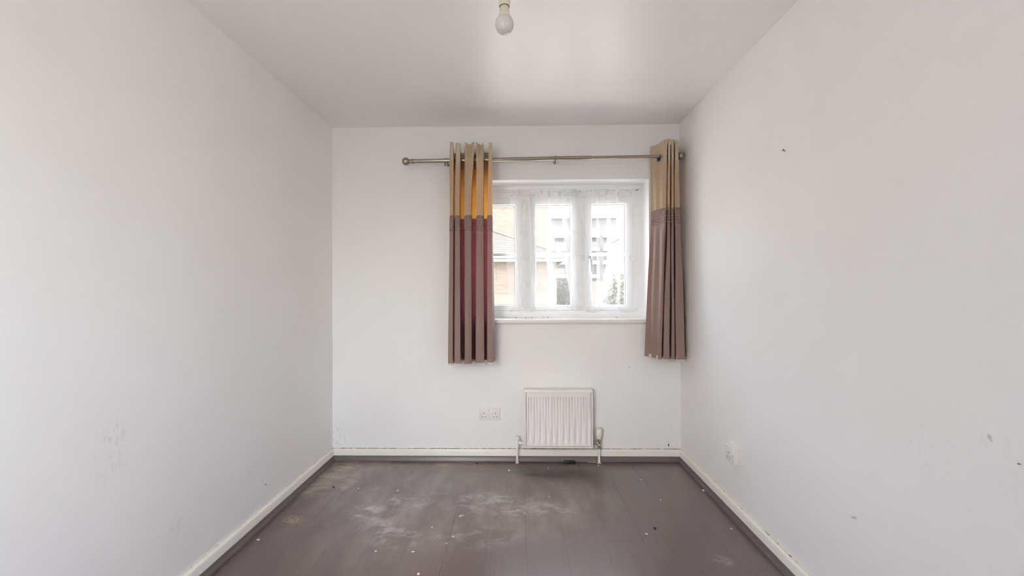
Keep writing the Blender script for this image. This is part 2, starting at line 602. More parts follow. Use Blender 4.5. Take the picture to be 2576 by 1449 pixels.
def tube(bm, pts, r, seg=12, cap=True):
    pts = [Vector(p) for p in pts]
    rings = []
    for i, p in enumerate(pts):
        d = (pts[min(i + 1, len(pts) - 1)] - pts[max(i - 1, 0)]).normalized()
        a = d.orthogonal().normalized()
        if abs(d.z) < 0.9:
            a = d.cross(Vector((0, 0, 1))).normalized()
        else:
            a = d.cross(Vector((0, 1, 0))).normalized()
        b = d.cross(a).normalized()
        rr = r[i] if isinstance(r, (list, tuple)) else r
        rings.append([bm.verts.new(p + a * rr * math.cos(2 * PI * k / seg) + b * rr * math.sin(2 * PI * k / seg)) for k in range(seg)])
    for a, b in zip(rings, rings[1:]):
        for k in range(seg):
            bm.faces.new((a[k], a[(k + 1) % seg], b[(k + 1) % seg], b[k]))
    if cap:
        bm.faces.new(rings[0])
        bm.faces.new(rings[-1])


def lat(name, mat, prof, parent=None, seg=32, axis='Z', origin=(0, 0, 0), cap=True, smooth=0.7):
    bm = bmesh.new()
    lathe(bm, prof, seg, axis, origin, cap)
    return finish(bm, name, mat, parent, smooth=smooth)


def tub(name, mat, pts, r, parent=None, seg=12):
    bm = bmesh.new()
    tube(bm, pts, r, seg)
    return finish(bm, name, mat, parent, smooth=0.8)


# ------------------------------------------------------------------ room shell
T = 0.15
o = boxo('wall_left', 'wall_left', (XL - T, XL, YR - T, YB + 0.30, -0.1, ZC + T))
tag(o, 'scuffed off-white plaster wall on the left of the room', 'wall', kind='structure')
bm = bmesh.new()
RY0, RY1, RZ0, RZ1 = -0.10, 0.50, 0.95, 2.00          # unseen window added beside the viewpoint to brighten the room
ys = [YR - T, RY0, RY1, YB + 0.30]
zs = [-0.1, RZ0, RZ1, ZC + T]
for i in range(3):
    for k in range(3):
        if i == 1 and k == 1:
            continue
        box(bm, XR, XR + T, ys[i], ys[i + 1], zs[k], zs[k + 1])
bmesh.ops.remove_doubles(bm, verts=bm.verts, dist=1e-5)
dup = {}
for f in bm.faces:
    dup.setdefault(tuple(round(c, 4) for c in f.calc_center_median()), []).append(f)
bmesh.ops.delete(bm, geom=[f for l in dup.values() if len(l) > 1 for f in l], context='FACES')
o = finish(bm, 'wall_right', 'wall_right')
tag(o, 'off-white plaster wall on the right with single socket', 'wall', kind='structure')

bm = bmesh.new()
xs = [XL, WX0, WX1, XR]
zs = [-0.1, WZ0 - 0.03, WZ1, ZC]
for i in range(3):
    for k in range(3):
        if i == 1 and k == 1:
            continue
        box(bm, xs[i], xs[i + 1], YB, YB + 0.30, zs[k], zs[k + 1])
bmesh.ops.remove_doubles(bm, verts=bm.verts, dist=1e-5)
dup = {}
for f in bm.faces:
    dup.setdefault(tuple(round(c, 4) for c in f.calc_center_median()), []).append(f)
bmesh.ops.delete(bm, geom=[f for l in dup.values() if len(l) > 1 for f in l], context='FACES')
wall_back = finish(bm, 'wall_back', 'wall_back')
tag(wall_back, 'off-white plaster wall holding the window and radiator', 'wall', kind='structure')

bm = bmesh.new()
DX0, DX1, DZ1 = -1.22, -0.46, 2.04                     # glazed door added out of view to light the far wall
box(bm, XL, DX0, YR - T, YR, -0.1, ZC)
box(bm, DX1, XR, YR - T, YR, -0.1, ZC)
box(bm, DX0, DX1, YR - T, YR, DZ1, ZC)
wr = finish(bm, 'wall_rear', 'wall_back')
tag(wr, 'off-white plaster wall behind the viewpoint with an added glazed door', 'wall', kind='structure')
w2 = empty('added_window', (XR + 0.06, (RY0 + RY1) / 2, RZ0), (0, 0, -PI / 2))
tag(w2, 'white framed window added for fill light in the right wall beside the viewpoint', 'window', kind='structure')


def frame_bm(x0, x1, z0, z1, w, y0, y1, bev=0.004):
    b = bmesh.new()
    wl_, wr_, wb, wt = w if isinstance(w, tuple) else (w, w, w, w)
    outer = [(x0, z0), (x1, z0), (x1, z1), (x0, z1)]
    inner = [(x0 + wl_, z0 + wb), (x1 - wr_, z0 + wb), (x1 - wr_, z1 - wt), (x0 + wl_, z1 - wt)]
    V = {}
    for nm, lst in (('o', outer), ('i', inner)):
        for k, (x, z) in enumerate(lst):
            V[nm, k, 0] = b.verts.new((x, y0, z))
            V[nm, k, 1] = b.verts.new((x, y1, z))
    fronts = []
    for k in range(4):
        j = (k + 1) % 4
        fronts.append(b.faces.new((V['o', k, 0], V['o', j, 0], V['i', j, 0], V['i', k, 0])))
        b.faces.new((V['o', k, 1], V['i', k, 1], V['i', j, 1], V['o', j, 1]))
        b.faces.new((V['o', k, 0], V['o', k, 1], V['o', j, 1], V['o', j, 0]))
        b.faces.new((V['i', k, 0], V['i', j, 0], V['i', j, 1], V['i', k, 1]))
    if bev:
        es = [e for e in b.edges if all(abs(v.co.y - y0) < 1e-6 for v in e.verts) and len(e.link_faces) == 2
              and any(abs(f.normal.y) < 0.5 for f in e.link_faces)]
        b.normal_update()
        es = [e for e in b.edges if all(abs(v.co.y - y0) < 1e-6 for v in e.verts)
              and any(abs(f.normal.y) < 0.5 for f in e.link_faces)]
        bmesh.ops.bevel(b, geom=es, offset=bev, segments=2, profile=0.5, affect='EDGES')
    return b


def local(o, parent):
    """keep world placement when the parent sits at its own base"""
    bpy.context.view_layer.update()
    o.parent = parent
    o.matrix_parent_inverse = parent.matrix_world.inverted()
    return o


def frm(name, mat, args, parent, **kw):
    return local(finish(frame_bm(*args, **kw), name, mat, None, smooth=0.5), parent)


bpy.context.view_layer.update()
hw2 = (RY1 - RY0) / 2
fo = finish(frame_bm(-hw2, hw2, 0, RZ1 - RZ0, 0.05, 0, 0.06), 'window_frame', 'upvc', w2, smooth=0.5)
d1 = empty('added_door', ((DX0 + DX1) / 2, YR - 0.10, 0.0))
tag(d1, 'white half-glazed door added for fill light in the wall behind the viewpoint', 'door', kind='structure')
dh = (DX1 - DX0) / 2
finish(frame_bm(-dh, dh, 0.0, DZ1, 0.055, 0, 0.06), 'door_frame', 'upvc', d1, smooth=0.5)
boxo('door_rail', 'upvc', (-dh + 0.055, dh - 0.055, 0.01, 0.05, 0.50, 0.58), d1)
boxo('door_panel', 'upvc', (-dh + 0.055, dh - 0.055, 0.02, 0.045, 0.055, 0.50), d1)
boxo('pane', 'glass', (-dh + 0.055, dh - 0.055, 0.03, 0.034, 0.58, DZ1 - 0.055), d1)
boxo('mullion', 'upvc', (-0.025, 0.025, 0.01, 0.05, 0.05, RZ1 - RZ0 - 0.05), w2)
boxo('pane', 'glass', (-hw2 + 0.05, -0.025, 0.03, 0.034, 0.05, RZ1 - RZ0 - 0.05), w2)
boxo('pane', 'glass', (0.025, hw2 - 0.05, 0.03, 0.034, 0.05, RZ1 - RZ0 - 0.05), w2)

o = boxo('ceiling', 'ceiling', (XL - T, XR + T, YR - T, YB + 0.30, ZC, ZC + T))
tag(o, 'off-white satin painted ceiling with a soft window reflection', 'ceiling', kind='structure')

floor = boxo('floor', 'subfloor', (XL - T, XR + T, YR - T, YB + 0.30, -0.1, -0.009))
tag(floor, 'dark brown laminate plank floor, dusty and stained', 'floor', kind='structure')
PW = 0.185
k0 = int(math.floor((XL + 0.154) / PW)) - 1
pl_cache = {}
for k in range(k0, k0 + 16):
    x0, x1 = -0.154 + k * PW, -0.154 + (k + 1) * PW
    x0c, x1c = max(x0, XL + 0.002), min(x1, XR - 0.002)
    if x1c - x0c < 0.01:
        continue
    y = YR + 0.002 - (k * 0.47) % 1.22
    while y < YB - 0.003:
        y0c, y1c = max(y, YR + 0.002), min(y + 1.22, YB - 0.003)
        y += 1.22
        if y1c - y0c < 0.02:
            continue
        key = (round(x1c - x0c, 3), round(y1c - y0c, 3))
        if key not in pl_cache:
            bm = bmesh.new()
            box(bm, 0, x1c - x0c - 0.0002, 0, y1c - y0c - 0.0002, -0.008, 0.0, bev=0.0004, seg=1)
            q = finish(bm, 'plank', 'floor', floor)
            pl_cache[key] = q.data
        else:
            q = bpy.data.objects.new('plank', pl_cache[key])
            COL.objects.link(q)
            q.parent = floor
        q.location = (x0c, y0c, 0)

# skirting boards and bead
SK_T, SK_H, BD = 0.016, 0.079, 0.014


def skirting(name, label, p0, p1, nrm, height=SK_H):
    """p0,p1 wall-line points, nrm points into the room"""
    prof = [(0, 0.0), (SK_T, 0.0), (SK_T, height - 0.010), (SK_T - 0.003, height - 0.004), (SK_T - 0.007, height), (0, height)]
    bm = bmesh.new()
    rings = []
    for P in (p0, p1):
        rings.append([bm.verts.new((P[0] + nrm[0] * a, P[1] + nrm[1] * a, z)) for a, z in prof])
    m = len(prof)
    for i in range(m):
        bm.faces.new((rings[0][i], rings[0][(i + 1) % m], rings[1][(i + 1) % m], rings[1][i]))
    bm.faces.new(rings[0])
    bm.faces.new(rings[1])
    o = finish(bm, name, 'skirting', smooth=0.5)
    tag(o, label, 'skirting board', kind='structure')
    # cracked, dirty paint line where the board meets the wall
    bm = bmesh.new()
    L = (Vector(p1) - Vector(p0)).length
    nseg = int(L / 0.012)
    rows = []
    for i in range(nseg + 1):
        t = i / nseg
        P = Vector(p0).lerp(Vector(p1), t)
        w = 0.0028 + 0.0016 * random.random()
        hgt = 0.0016 + 0.0016 * random.random()
        rows.append([bm.verts.new((P.x + nrm[0] * a, P.y + nrm[1] * a, height + z)) for a, z in
                     ((0.0, -0.0005), (w, -0.0005), (w * 0.6, hgt), (0.0, hgt * 1.1))])
    for a, b in zip(rows, rows[1:]):
        for j in range(4):
            bm.faces.new((a[j], a[(j + 1) % 4], b[(j + 1) % 4], b[j]))
    finish(bm, 'paint_crack', 'gap' if nrm[0] == 0 else 'gap_light', o)
    return o


skirting('baseboard_left', 'cream gloss skirting board along the left wall', (XL, YR), (XL, YB), (1, 0))
skirting('baseboard_back', 'chipped cream skirting board under the window', (XL, YB), (XR, YB), (0, -1))
skirting('baseboard_right', 'cream gloss skirting board along the right wall', (XR, YR), (XR, YB), (-1, 0))


def bead(name, label, p0, p1, nrm):
    b = BD
    prof = [(SK_T, 0.0), (SK_T + b, 0.0), (SK_T + b, 0.006), (SK_T + b * 0.80, 0.012), (SK_T + b * 0.62, 0.016),
            (SK_T + b * 0.40, 0.024), (SK_T + b * 0.34, 0.033), (SK_T, 0.034)]
    bm = bmesh.new()
    rings = []
    for P in (p0, p1):
        rings.append([bm.verts.new((P[0] + nrm[0] * a, P[1] + nrm[1] * a, z + 0.0005)) for a, z in prof])
    m = len(prof)
    for i in range(m):
        bm.faces.new((rings[0][i], rings[0][(i + 1) % m], rings[1][(i + 1) % m], rings[1][i]))
    bm.faces.new(rings[0])
    bm.faces.new(rings[1])
    o = finish(bm, name, 'bead', smooth=0.9)
    tag(o, label, 'floor bead', kind='structure')
    return o


pipeL = atZ(1301.5, 1161)
pipeR = atZ(1506.5, 1163)
bead('trim_1', 'grey-brown floor bead along the left skirting', (XL, YR), (XL, YB - SK_T), (1, 0))
bead('trim_2', 'grey-brown floor bead along the window wall', (XL + SK_T, YB), (XR - SK_T, YB), (0, -1))
bead('trim_3', 'grey-brown floor bead along the right skirting', (XR, YR), (XR, YB - SK_T), (-1, 0))

# faint raised plaster edge above the window
pa, pb = atY(1236, 415, YB), atY(1640, 411, YB)
bm = bmesh.new()
for z0, z1 in ((pa.z, pa.z),):
    n_ = 60
    rows = []
    for i in range(n_ + 1):
        t = i / n_
        x = pa.x + (pb.x - pa.x) * t
        z = pa.z + (pb.z - pa.z) * t + 0.0008 * math.sin(i * 1.7)
        rows.append([bm.verts.new((x, YB - d, z + dz)) for d, dz in ((0.0, 0.012), (0.0016, 0.001), (0.0016, -0.0008), (0.0, -0.0018))])
    for a, b in zip(rows, rows[1:]):
        for j in range(3):
            bm.faces.new((a[j], a[j + 1], b[j + 1], b[j]))
finish(bm, 'plaster_ridge', 'wall_back', wall_back, smooth=0.9)

# ------------------------------------------------------------------ window
win = empty('window_1', ((WX0 + WX1) / 2, YF, WZ0))
tag(win, 'white three-light casement window in a deep reveal, behind a net', 'window', kind='structure')
bpy.context.view_layer.update()
frm('window_frame', 'upvc', (WX0, WX1, WZ0, WZ1, (0.077, 0.071, 0.055, 0.093), YF, YF + 0.07), win)
# head strip
local(boxo('head_trim', 'upvc', (WX0, WX1, YF - 0.012, YF, WZ1 - 0.034, WZ1 - 0.001), bev=0.003), win)
for xm in (0.0523, 0.4645):
    local(boxo('mullion', 'upvc', (xm - 0.0265, xm + 0.0265, YF + 0.001, YF + 0.07, WZ0 + 0.055, WZ1 - 0.093), bev=0.003), win)
sash_x = [(-0.3335, 0.0265), (0.078, 0.4385), (0.4905, 0.847)]
SZ0, SZ1 = 1.041, 1.880
GB = 1.459
for i, (a, b) in enumerate(sash_x):
    sh = local(finish(frame_bm(a, b, SZ0, SZ1, (0.053, 0.053, 0.040, 0.052), YF - 0.010, YF + 0.05, bev=0.006), 'sash', 'upvc', None, smooth=0.5), win)
    local(finish(frame_bm(a + 0.053, b - 0.053, SZ0 + 0.040, SZ1 - 0.052, 0.0035, YF + 0.016, YF + 0.03, bev=0), 'glazing_seal', 'seal'), sh)
    local(boxo('glazing_bar', 'upvc', (a + 0.053, b - 0.053, YF + 0.012, YF + 0.04, GB - 0.012, GB + 0.012), bev=0.004), sh)
    local(boxo('pane', 'glass', (a + 0.055, b - 0.055, YF + 0.024, YF + 0.028, SZ0 + 0.042, GB - 0.012)), sh)
    local(boxo('pane', 'glass', (a + 0.055, b - 0.055, YF + 0.024, YF + 0.028, GB + 0.012, SZ1 - 0.054)), sh)
    if i == 2:
        hx = atY(1481, 646, YF - 0.02)
        bm = bmesh.new()
        box(bm, hx.x - 0.011, hx.x + 0.011, YF - 0.022, YF - 0.009, hx.z - 0.045, hx.z + 0.022, bev=0.005)
        tube(bm, [(hx.x, YF - 0.022, hx.z), (hx.x + 0.006, YF - 0.04, hx.z - 0.004), (hx.x + 0.014, YF - 0.045, hx.z - 0.03),
                  (hx.x + 0.018, YF - 0.045, hx.z - 0.07), (hx.x + 0.020, YF - 0.045, hx.z - 0.115)], [0.008, 0.0085, 0.008, 0.007, 0.005], 10)
        h = local(finish(bm, 'handle', 'upvc', smooth=0.8), win)
        local(lat('lock_button', 'seal', [(0.004, -0.05), (0.004, -0.046)], axis='Y', origin=(hx.x + 0.004, YF, hx.z), seg=12), h)
# reveal lining (top and sides) and sill
local(boxo('reveal_lining', 'reveal', (WX0, WX1, YB + 0.0005, YF + 0.01, WZ1 - 0.0045, WZ1)), win)
local(boxo('reveal_lining', 'reveal', (WX1 - 0.0045, WX1, YB + 0.0005, YF + 0.01, WZ0, WZ1 - 0.0045)), win)
local(boxo('reveal_lining', 'reveal', (WX0, WX0 + 0.0045, YB + 0.0005, YF + 0.01, WZ0, WZ1 - 0.0045)), win)
local(boxo('window_sill', 'sill', (WX0 - 0.025, WX1 + 0.022, YB - 0.024, YB + 0.0, WZ0 - 0.030, WZ0 + 0.003), bev=0.012, seg=4), win)
local(boxo('sill_board', 'sill', (WX0, WX1, YB - 0.008, YF + 0.012, WZ0 - 0.030, WZ0 + 0.0025)), win)
# unseen outside sill, made white to bounce light up onto the reveal
local(boxo('outer_sill', 'upvc', (WX0 - 0.05, WX1 + 0.05, YF + 0.06, YB + 0.36, WZ0 - 0.05, WZ0 - 0.0)), win)

# ------------------------------------------------------------------ curtain pole
RY = 2.703
rA, rB = atY(1021, 406, RY), atY(1713, 392, RY)


def rod_pt(px):
    """point on the pole axis seen at image column px"""
    lo, hi = 0.0, 1.0
    for _ in range(50):
        m = (lo + hi) / 2
        p = rA.lerp(rB, m)
        d = p - CAM
        x = 1288 + FPX * d.dot(c_right) / d.dot(fwd)
        if x < px:
            lo = m
        else:
            hi = m
    return rA.lerp(rB, lo)


pole = empty('curtain_pole', (rod_pt(1398).x, YB, rod_pt(1398).z))
tag(pole, 'antique brass telescopic curtain pole with ball finials above the window', 'curtain pole')
bpy.context.view_layer.update()
pj = rod_pt(1487)
pe = rod_pt(1706)
ps = rod_pt(1037)
local(tub('pole_tube', 'brass', [rod_pt(1030), pj], 0.0128, seg=20), pole)
local(tub('inner_tube', 'brass', [pj + (rA - rB).normalized() * 0.05, pe], 0.0100, seg=20), pole)
dirv = (rB - rA).normalized()
q = dirv.to_track_quat('X', 'Z').to_euler()


def finial(at, sgn):
    bm = bmesh.new()
    prof = [(0.0005, 0.0)]
    for i in range(1, 20):
        a = PI * i / 20
        prof.append((0.0262 * math.sin(a), 0.0262 * (1 - math.cos(a))))
    prof = prof[:-1] + [(0.010, 0.0515), (0.010, 0.056), (0.0065, 0.058), (0.0065, 0.064), (0.0145, 0.066), (0.0150, 0.070), (0.0150, 0.086), (0.0130, 0.088)]
    lathe(bm, [(r, sgn * (h - 0.0262)) for r, h in prof], 28, 'X')
    o = finish(bm, 'finial', 'brass', smooth=0.6)
    o.location = at
    o.rotation_euler = q
    local(o, pole)
    return o


finial(rA, 1)
finial(rB, -1)


def bracket(px):
    p = rod_pt(px)
    bm = bmesh.new()
    tube(bm, [p - dirv * 0.008, p + dirv * 0.008], 0.0165, 20)
    tube(bm, [(p.x, p.y + 0.012, p.z), (p.x, YB - 0.003, p.z)], 0.006, 12)
    tube(bm, [(p.x, YB - 0.004, p.z), (p.x, YB, p.z)], 0.010, 20)
    o = local(finish(bm, 'bracket', 'brass', smooth=0.7), pole)
    bm = bmesh.new()
    tube(bm, [(p.x - 0.004, p.y, p.z - 0.015), (p.x - 0.004, p.y, p.z - 0.036)], 0.0042, 10)
    tube(bm, [(p.x - 0.004, p.y, p.z - 0.030), (p.x - 0.004, p.y, p.z - 0.036)], 0.0058, 10)
    local(finish(bm, 'thumb_screw', 'steel', smooth=0.7), o)


bracket(1121)
bracket(1398)
bracket(1700)

# ------------------------------------------------------------------ curtains


def chaikin(P, it=2):
    """round the corners of a plan line, keeping the long sides straight"""
    Q = [P[0]]
    for a, b in zip(P, P[1:]):
        t = min(0.3, 0.007 / max(1e-6, (b - a).length))
        Q += [a.lerp(b, t), a.lerp(b, 0.5), a.lerp(b, 1 - t), b]
    P = Q
    for _ in range(it):
        Q = [P[0]]
        for a, b in zip(P, P[1:]):
            Q.append(a * 0.75 + b * 0.25)
            Q.append(a * 0.25 + b * 0.75)
        Q.append(P[-1])
        P = Q
    return P


def plan(points, py):
    """(image column, depth) pairs -> plan points in metres"""
    return [Vector((atY(px, py, Y).x, Y)) for px, Y in points]


def lerp_plans(plans, heights, z):
    """quadratic-free piecewise smooth blend of plans given at descending heights"""
    if z >= heights[0]:
        return plans[0]
    for (pa_, pb_, ha, hb) in zip(plans, plans[1:], heights, heights[1:]):
        if z >= hb:
            t = (ha - z) / (ha - hb)
            t = t * t * (3 - 2 * t) * 0.5 + t * 0.5
            return [a.lerp(b, t) for a, b in zip(pa_, pb_)]
    return plans[-1]


def cloth(name, mat, plans, heights, z1, z0, parent, dz=0.02, tucks=0, it=2, topf=None, botf=None, dispf=None, u_scale=1.0):
    nz = max(2, int(round((z1 - z0) / dz)))
    rows = []
    pm = lerp_plans(plans, heights, (z0 + z1) / 2)
    u_scale *= sum((b - a).length for a, b in zip(pm, pm[1:]))
    for r in range(nz + 1):
        z = z1 + (z0 - z1) * r / nz
        P = chaikin(lerp_plans(plans, heights, z), it)
        L = [0.0]
        for a, b in zip(P, P[1:]):
            L.append(L[-1] + (b - a).length)
        row = []
        for i, p in enumerate(P):
            a, b = P[max(0, i - 1)], P[min(len(P) - 1, i + 1)]
            t = (b - a).normalized()
            nn = Vector((t.y, -t.x))
            u = L[i]
            q_ = p.copy()
            zz = z
            if tucks:
                ph = (r / nz) * tucks
                q_ += nn * (0.0062 * abs(math.sin(PI * ph)) ** 0.4 - 0.0040) * (0.8 + 0.2 * math.sin(u * 2 * PI / 0.011))
            if dispf:
                q_ += dispf(u / L[-1], z, nn)
            if topf:
                zz += topf(u / L[-1], p) * max(0, 1 - (z1 - z) / 0.25)
            if botf:
                zz += botf(u / L[-1], p) * max(0, 1 - (z - z0) / 0.25)
            row.append((Vector((q_.x, q_.y, zz)), u / L[-1] * u_scale))
        rows.append(row)
    bm = bmesh.new()
    uvl = bm.loops.layers.uv.new('UVMap')
    V = [[bm.verts.new(p) for p, u in row] for row in rows]
    for r in range(nz):
        za, zb = rows[r][0][0].z, rows[r + 1][0][0].z
        za, zb = z1 + (z0 - z1) * r / nz, z1 + (z0 - z1) * (r + 1) / nz
        for i in range(len(V[0]) - 1):
            f = bm.faces.new((V[r][i], V[r + 1][i], V[r + 1][i + 1], V[r][i + 1]))
            for lp, (rr, ii, zz) in zip(f.loops, ((r, i, za), (r + 1, i, zb), (r + 1, i + 1, zb), (r, i + 1, za))):
                lp[uvl].uv = (rows[rr][ii][1], zz)
    me = bpy.data.meshes.new(name)
    bm.to_mesh(me)
    bm.free()
    for pl in me.polygons:
        pl.use_smooth = True
    me.materials.append(M[mat])
    o = bpy.data.objects.new(name, me)
    COL.objects.link(o)
    if parent is not None:
        local(o, parent)
    return o


F_, B_ = 2.630, 2.760
# left curtain: five forward folds with valleys between them
topL = [(1131, 2.70), (1132, F_), (1140, F_), (1143, B_), (1146, B_), (1147, F_ + .004), (1157, F_), (1160, B_), (1168, B_ + .004),
        (1170, F_ - .004), (1181.5, F_ + .004), (1193, F_), (1194, B_), (1197, B_), (1198, F_), (1207, F_ + .004), (1216, F_),
        (1219, B_), (1229, B_), (1229.5, F_), (1238, F_), (1239, B_ - 0.02)]
midL = [(1132, 2.70), (1132.5, F_), (1141, F_), (1143, B_), (1144, B_), (1145, F_), (1157, F_), (1158, B_), (1168, B_ + .01),
        (1169, F_), (1177, F_ - .010), (1186, F_), (1187, B_), (1198, B_ + .01), (1199, F_), (1208, F_ - .010), (1216.5, F_),
        (1217, B_), (1226, B_ + .005), (1226.5, F_), (1238, F_ - .004), (1239, B_ - 0.02)]
botL = [(1127, 2.68), (1127, F_ - .012), (1139, F_ - .012), (1142, B_), (1143.5, B_), (1143, F_ - .012), (1158, F_ - .012), (1160, B_), (1169, B_),
        (1169.5, F_ - .008), (1178, F_ - .022), (1186.5, F_ - .008), (1187, B_), (1196, B_), (1197, F_ - .01), (1208, F_ - .024), (1218, F_ - .01),
        (1219, B_), (1225, B_), (1225.5, F_ - .01), (1238, F_ - .02), (1246, B_ - 0.02)]
zTop = 2.163
zB1, zB2, zBot = 1.692, 1.590, 0.716
plansL = [plan(topL, 400), plan(midL, 600), plan(botL, 900)]
htL = [2.17, 1.80, 0.71]

curtL = empty('curtain', (-0.32, 2.70, zBot))
tag(curtL, 'eyelet curtain bunched left of the window, cream over mauve, glowing orange between folds', 'curtain', 'pair of eyelet curtains')
bpy.context.view_layer.update()


def dentL(u, z, nn):
    """the stiff heading of the two wide folds dips back in the middle"""
    d = Vector((0, 0))
    k = max(0.0, min(1.0, (z - 1.93) / 0.22))
    for c, w in ((0.478, 0.034), (0.700, 0.034)):
        e = math.exp(-((u - c) / (w * 0.35)) ** 2)
        d += Vector((0, 0.045 * e * k * k))
    d += Vector((0.0012 * math.sin(z * 9 + u * 30), 0.0025 * math.sin(z * 6.5 + u * 45)))
    return d


c1 = cloth('cream_panel', 'cream_cloth', plansL, htL, zTop, zB1, curtL, dz=0.012, it=2, dispf=dentL,
           topf=lambda u, p: 0.003 * math.sin(u * 40) + 0.22 * (2.695 - p.y))
cloth('tucked_band', 'tuck_cloth', plansL, htL, zB1, zB2, curtL, dz=0.0026, tucks=5, it=2)
cloth('mauve_panel', 'mauve_cloth', plansL, htL, zB2, zBot, curtL, dz=0.02, it=2,
      botf=lambda u, p: -0.008 * (1 - u) + 0.003 * math.sin(u * 37))
offL = [[v + Vector((0.001, 0.004)) for v in pl_[1:-1]] for pl_ in plansL]
cloth('lining_edge', 'lining', offL, htL, zBot + 0.02, zBot - 0.010, curtL, dz=0.01, it=2,
      botf=lambda u, p: -0.008 * (1 - u) + 0.003 * math.sin(u * 37))

# right curtain: flat leading panel, then tight folds by the wall
topR = [(1636, 2.782), (1646, 2.755), (1662, 2.700), (1676, 2.652), (1679, 2.652), (1678, 2.75), (1681, 2.75), (1681, 2.652), (1686, 2.648), (1687, 2.75),
        (1689.5, 2.75), (1689.5, 2.65), (1696, 2.65), (1697, 2.75), (1698.5, 2.75), (1698, 2.648), (1705.5, 2.648), (1704, 2.75)]
midR = [(1639, 2.775), (1648, 2.750), (1662, 2.700), (1674, 2.650), (1677, 2.650), (1678.5, 2.75), (1681, 2.75), (1680, 2.650), (1686.5, 2.646), (1687, 2.75),
        (1690, 2.75), (1689, 2.65), (1695, 2.65), (1696, 2.75), (1698.5, 2.75), (1698, 2.646), (1711, 2.650), (1708, 2.75)]
botR = [(1623, 2.760), (1632, 2.735), (1646, 2.690), (1658, 2.640), (1663, 2.640), (1666, 2.75), (1670, 2.75), (1668, 2.640), (1684, 2.634), (1688, 2.74),
        (1694, 2.74), (1689, 2.645), (1697, 2.645), (1700, 2.74), (1704, 2.74), (1700, 2.640), (1724, 2.640), (1722, 2.745)]
plansR = [plan(topR, 400), plan(midR, 600), plan(botR, 900)]
htR = [2.19, 1.78, 0.73]
zTopR, zR1, zR2, zBotR = 2.190, 1.737, 1.632, 0.735
curtR = empty('curtain', (1.0, 2.70, zBotR))
tag(curtR, 'eyelet curtain pushed against the right wall, cream over mauve-brown, opaque', 'curtain', 'pair of eyelet curtains')
bpy.context.view_layer.update()


def rip(u, z, nn):
    k = max(0.0, 1 - u / 0.32)
    return nn * (0.006 * k * math.sin(u * 95 + z * 2) * (0.35 + 0.65 * min(1, max(0, (2.1 - z) / 0.5)))) + Vector((0.0015 * math.sin(z * 8 + u * 40), 0))


cloth('cream_panel', 'cream_cloth', plansR, htR, zTopR, zR1, curtR, dz=0.012, it=2, dispf=rip,
      topf=lambda u, p: -0.004 * math.sin(u * 30))
cloth('tucked_band', 'tuck_cloth', plansR, htR, zR1, zR2, curtR, dz=0.0026, tucks=5, it=2)
cloth('mauve_panel', 'mauve_cloth', plansR, htR, zR2, zBotR, curtR, dz=0.02, it=2, dispf=lambda u, z, nn: rip(u, z, nn) * min(1, max(0, (zR2 - z) / 0.08)),
      botf=lambda u, p: -0.004 * u)
offR = [[v + Vector((0.001, 0.004)) for v in pl_[1:-1]] for pl_ in plansR]
cloth('lining_edge', 'lining', offR, htR, zBotR + 0.02, zBotR - 0.009, curtR, dz=0.01, it=2, botf=lambda u, p: -0.004 * u)
# eyelet the pole passes through (the panel there faces between the camera and the window)
e0, e1 = plansR[0][1], plansR[0][3]
tdir = (e1 - e0).normalized()
ndir = Vector((tdir.y, -tdir.x))
ep = atY(1659, 399, 2.704)


def ring_at(parent, cpos, td, nd, R=0.021, r=0.0048):
    bm = bmesh.new()
    rr = []
    for i in range(28):
        a = 2 * PI * i / 28
        cen = Vector((td.x * R * math.cos(a), td.y * R * math.cos(a), R * math.sin(a)))
        out = cen.normalized()
        ring = []
        for k in range(8):
            b = 2 * PI * k / 8
            ring.append(bm.verts.new(cpos + cen + out * r * math.cos(b) + Vector((nd.x, nd.y, 0)) * r * 0.7 * math.sin(b)))
        rr.append(ring)
    for i in range(28):
        for k in range(8):
            bm.faces.new((rr[i][k], rr[(i + 1) % 28][k], rr[(i + 1) % 28][(k + 1) % 8], rr[i][(k + 1) % 8]))
    o = finish(bm, 'eyelet', 'steel', smooth=3.14)
    local(o, parent)
    # dark disc: shade in the opening past the pole, put in as colour
    bm = bmesh.new()
    vs = [bm.verts.new(cpos + Vector((td.x * R * math.cos(a), td.y * R * math.cos(a), R * math.sin(a))) + Vector((nd.x, nd.y, 0)) * 0.0006) for a in [2 * PI * i / 28 for i in range(28)]]
    bm.faces.new(vs)
    h = finish(bm, 'eyelet_shade', 'hole')
    local(h, o)
    return o


ring_at(curtR, ep + Vector((ndir.x, ndir.y, 0)) * 0.003, tdir, ndir)

# ------------------------------------------------------------------ net curtain on a wire
wY = YF - 0.030
wl_p, wr_p = atY(1205, 484, wY), atY(1601, 478, wY)
wire = empty('curtain_wire', (wr_p.x, wY, wr_p.z))
tag(wire, 'thin white curtain wire with a screw hook at the top of the window', 'curtain wire')
bpy.context.view_layer.update()
wl_p.x = WX0 + 0.02
local(tub('wire', 'pipe', [wl_p, wr_p], 0.0026, seg=8), wire)
bm = bmesh.new()
tube(bm, [(wr_p.x + 0.012, YF - 0.001, wr_p.z + 0.004), (wr_p.x + 0.012, wY - 0.006, wr_p.z + 0.004), (wr_p.x + 0.006, wY - 0.010, wr_p.z - 0.004),
          (wr_p.x - 0.004, wY - 0.009, wr_p.z - 0.006), (wr_p.x - 0.008, wY - 0.004, wr_p.z)], 0.0028, 10)
local(finish(bm, 'screw_hook', 'steel', smooth=0.8), wire)

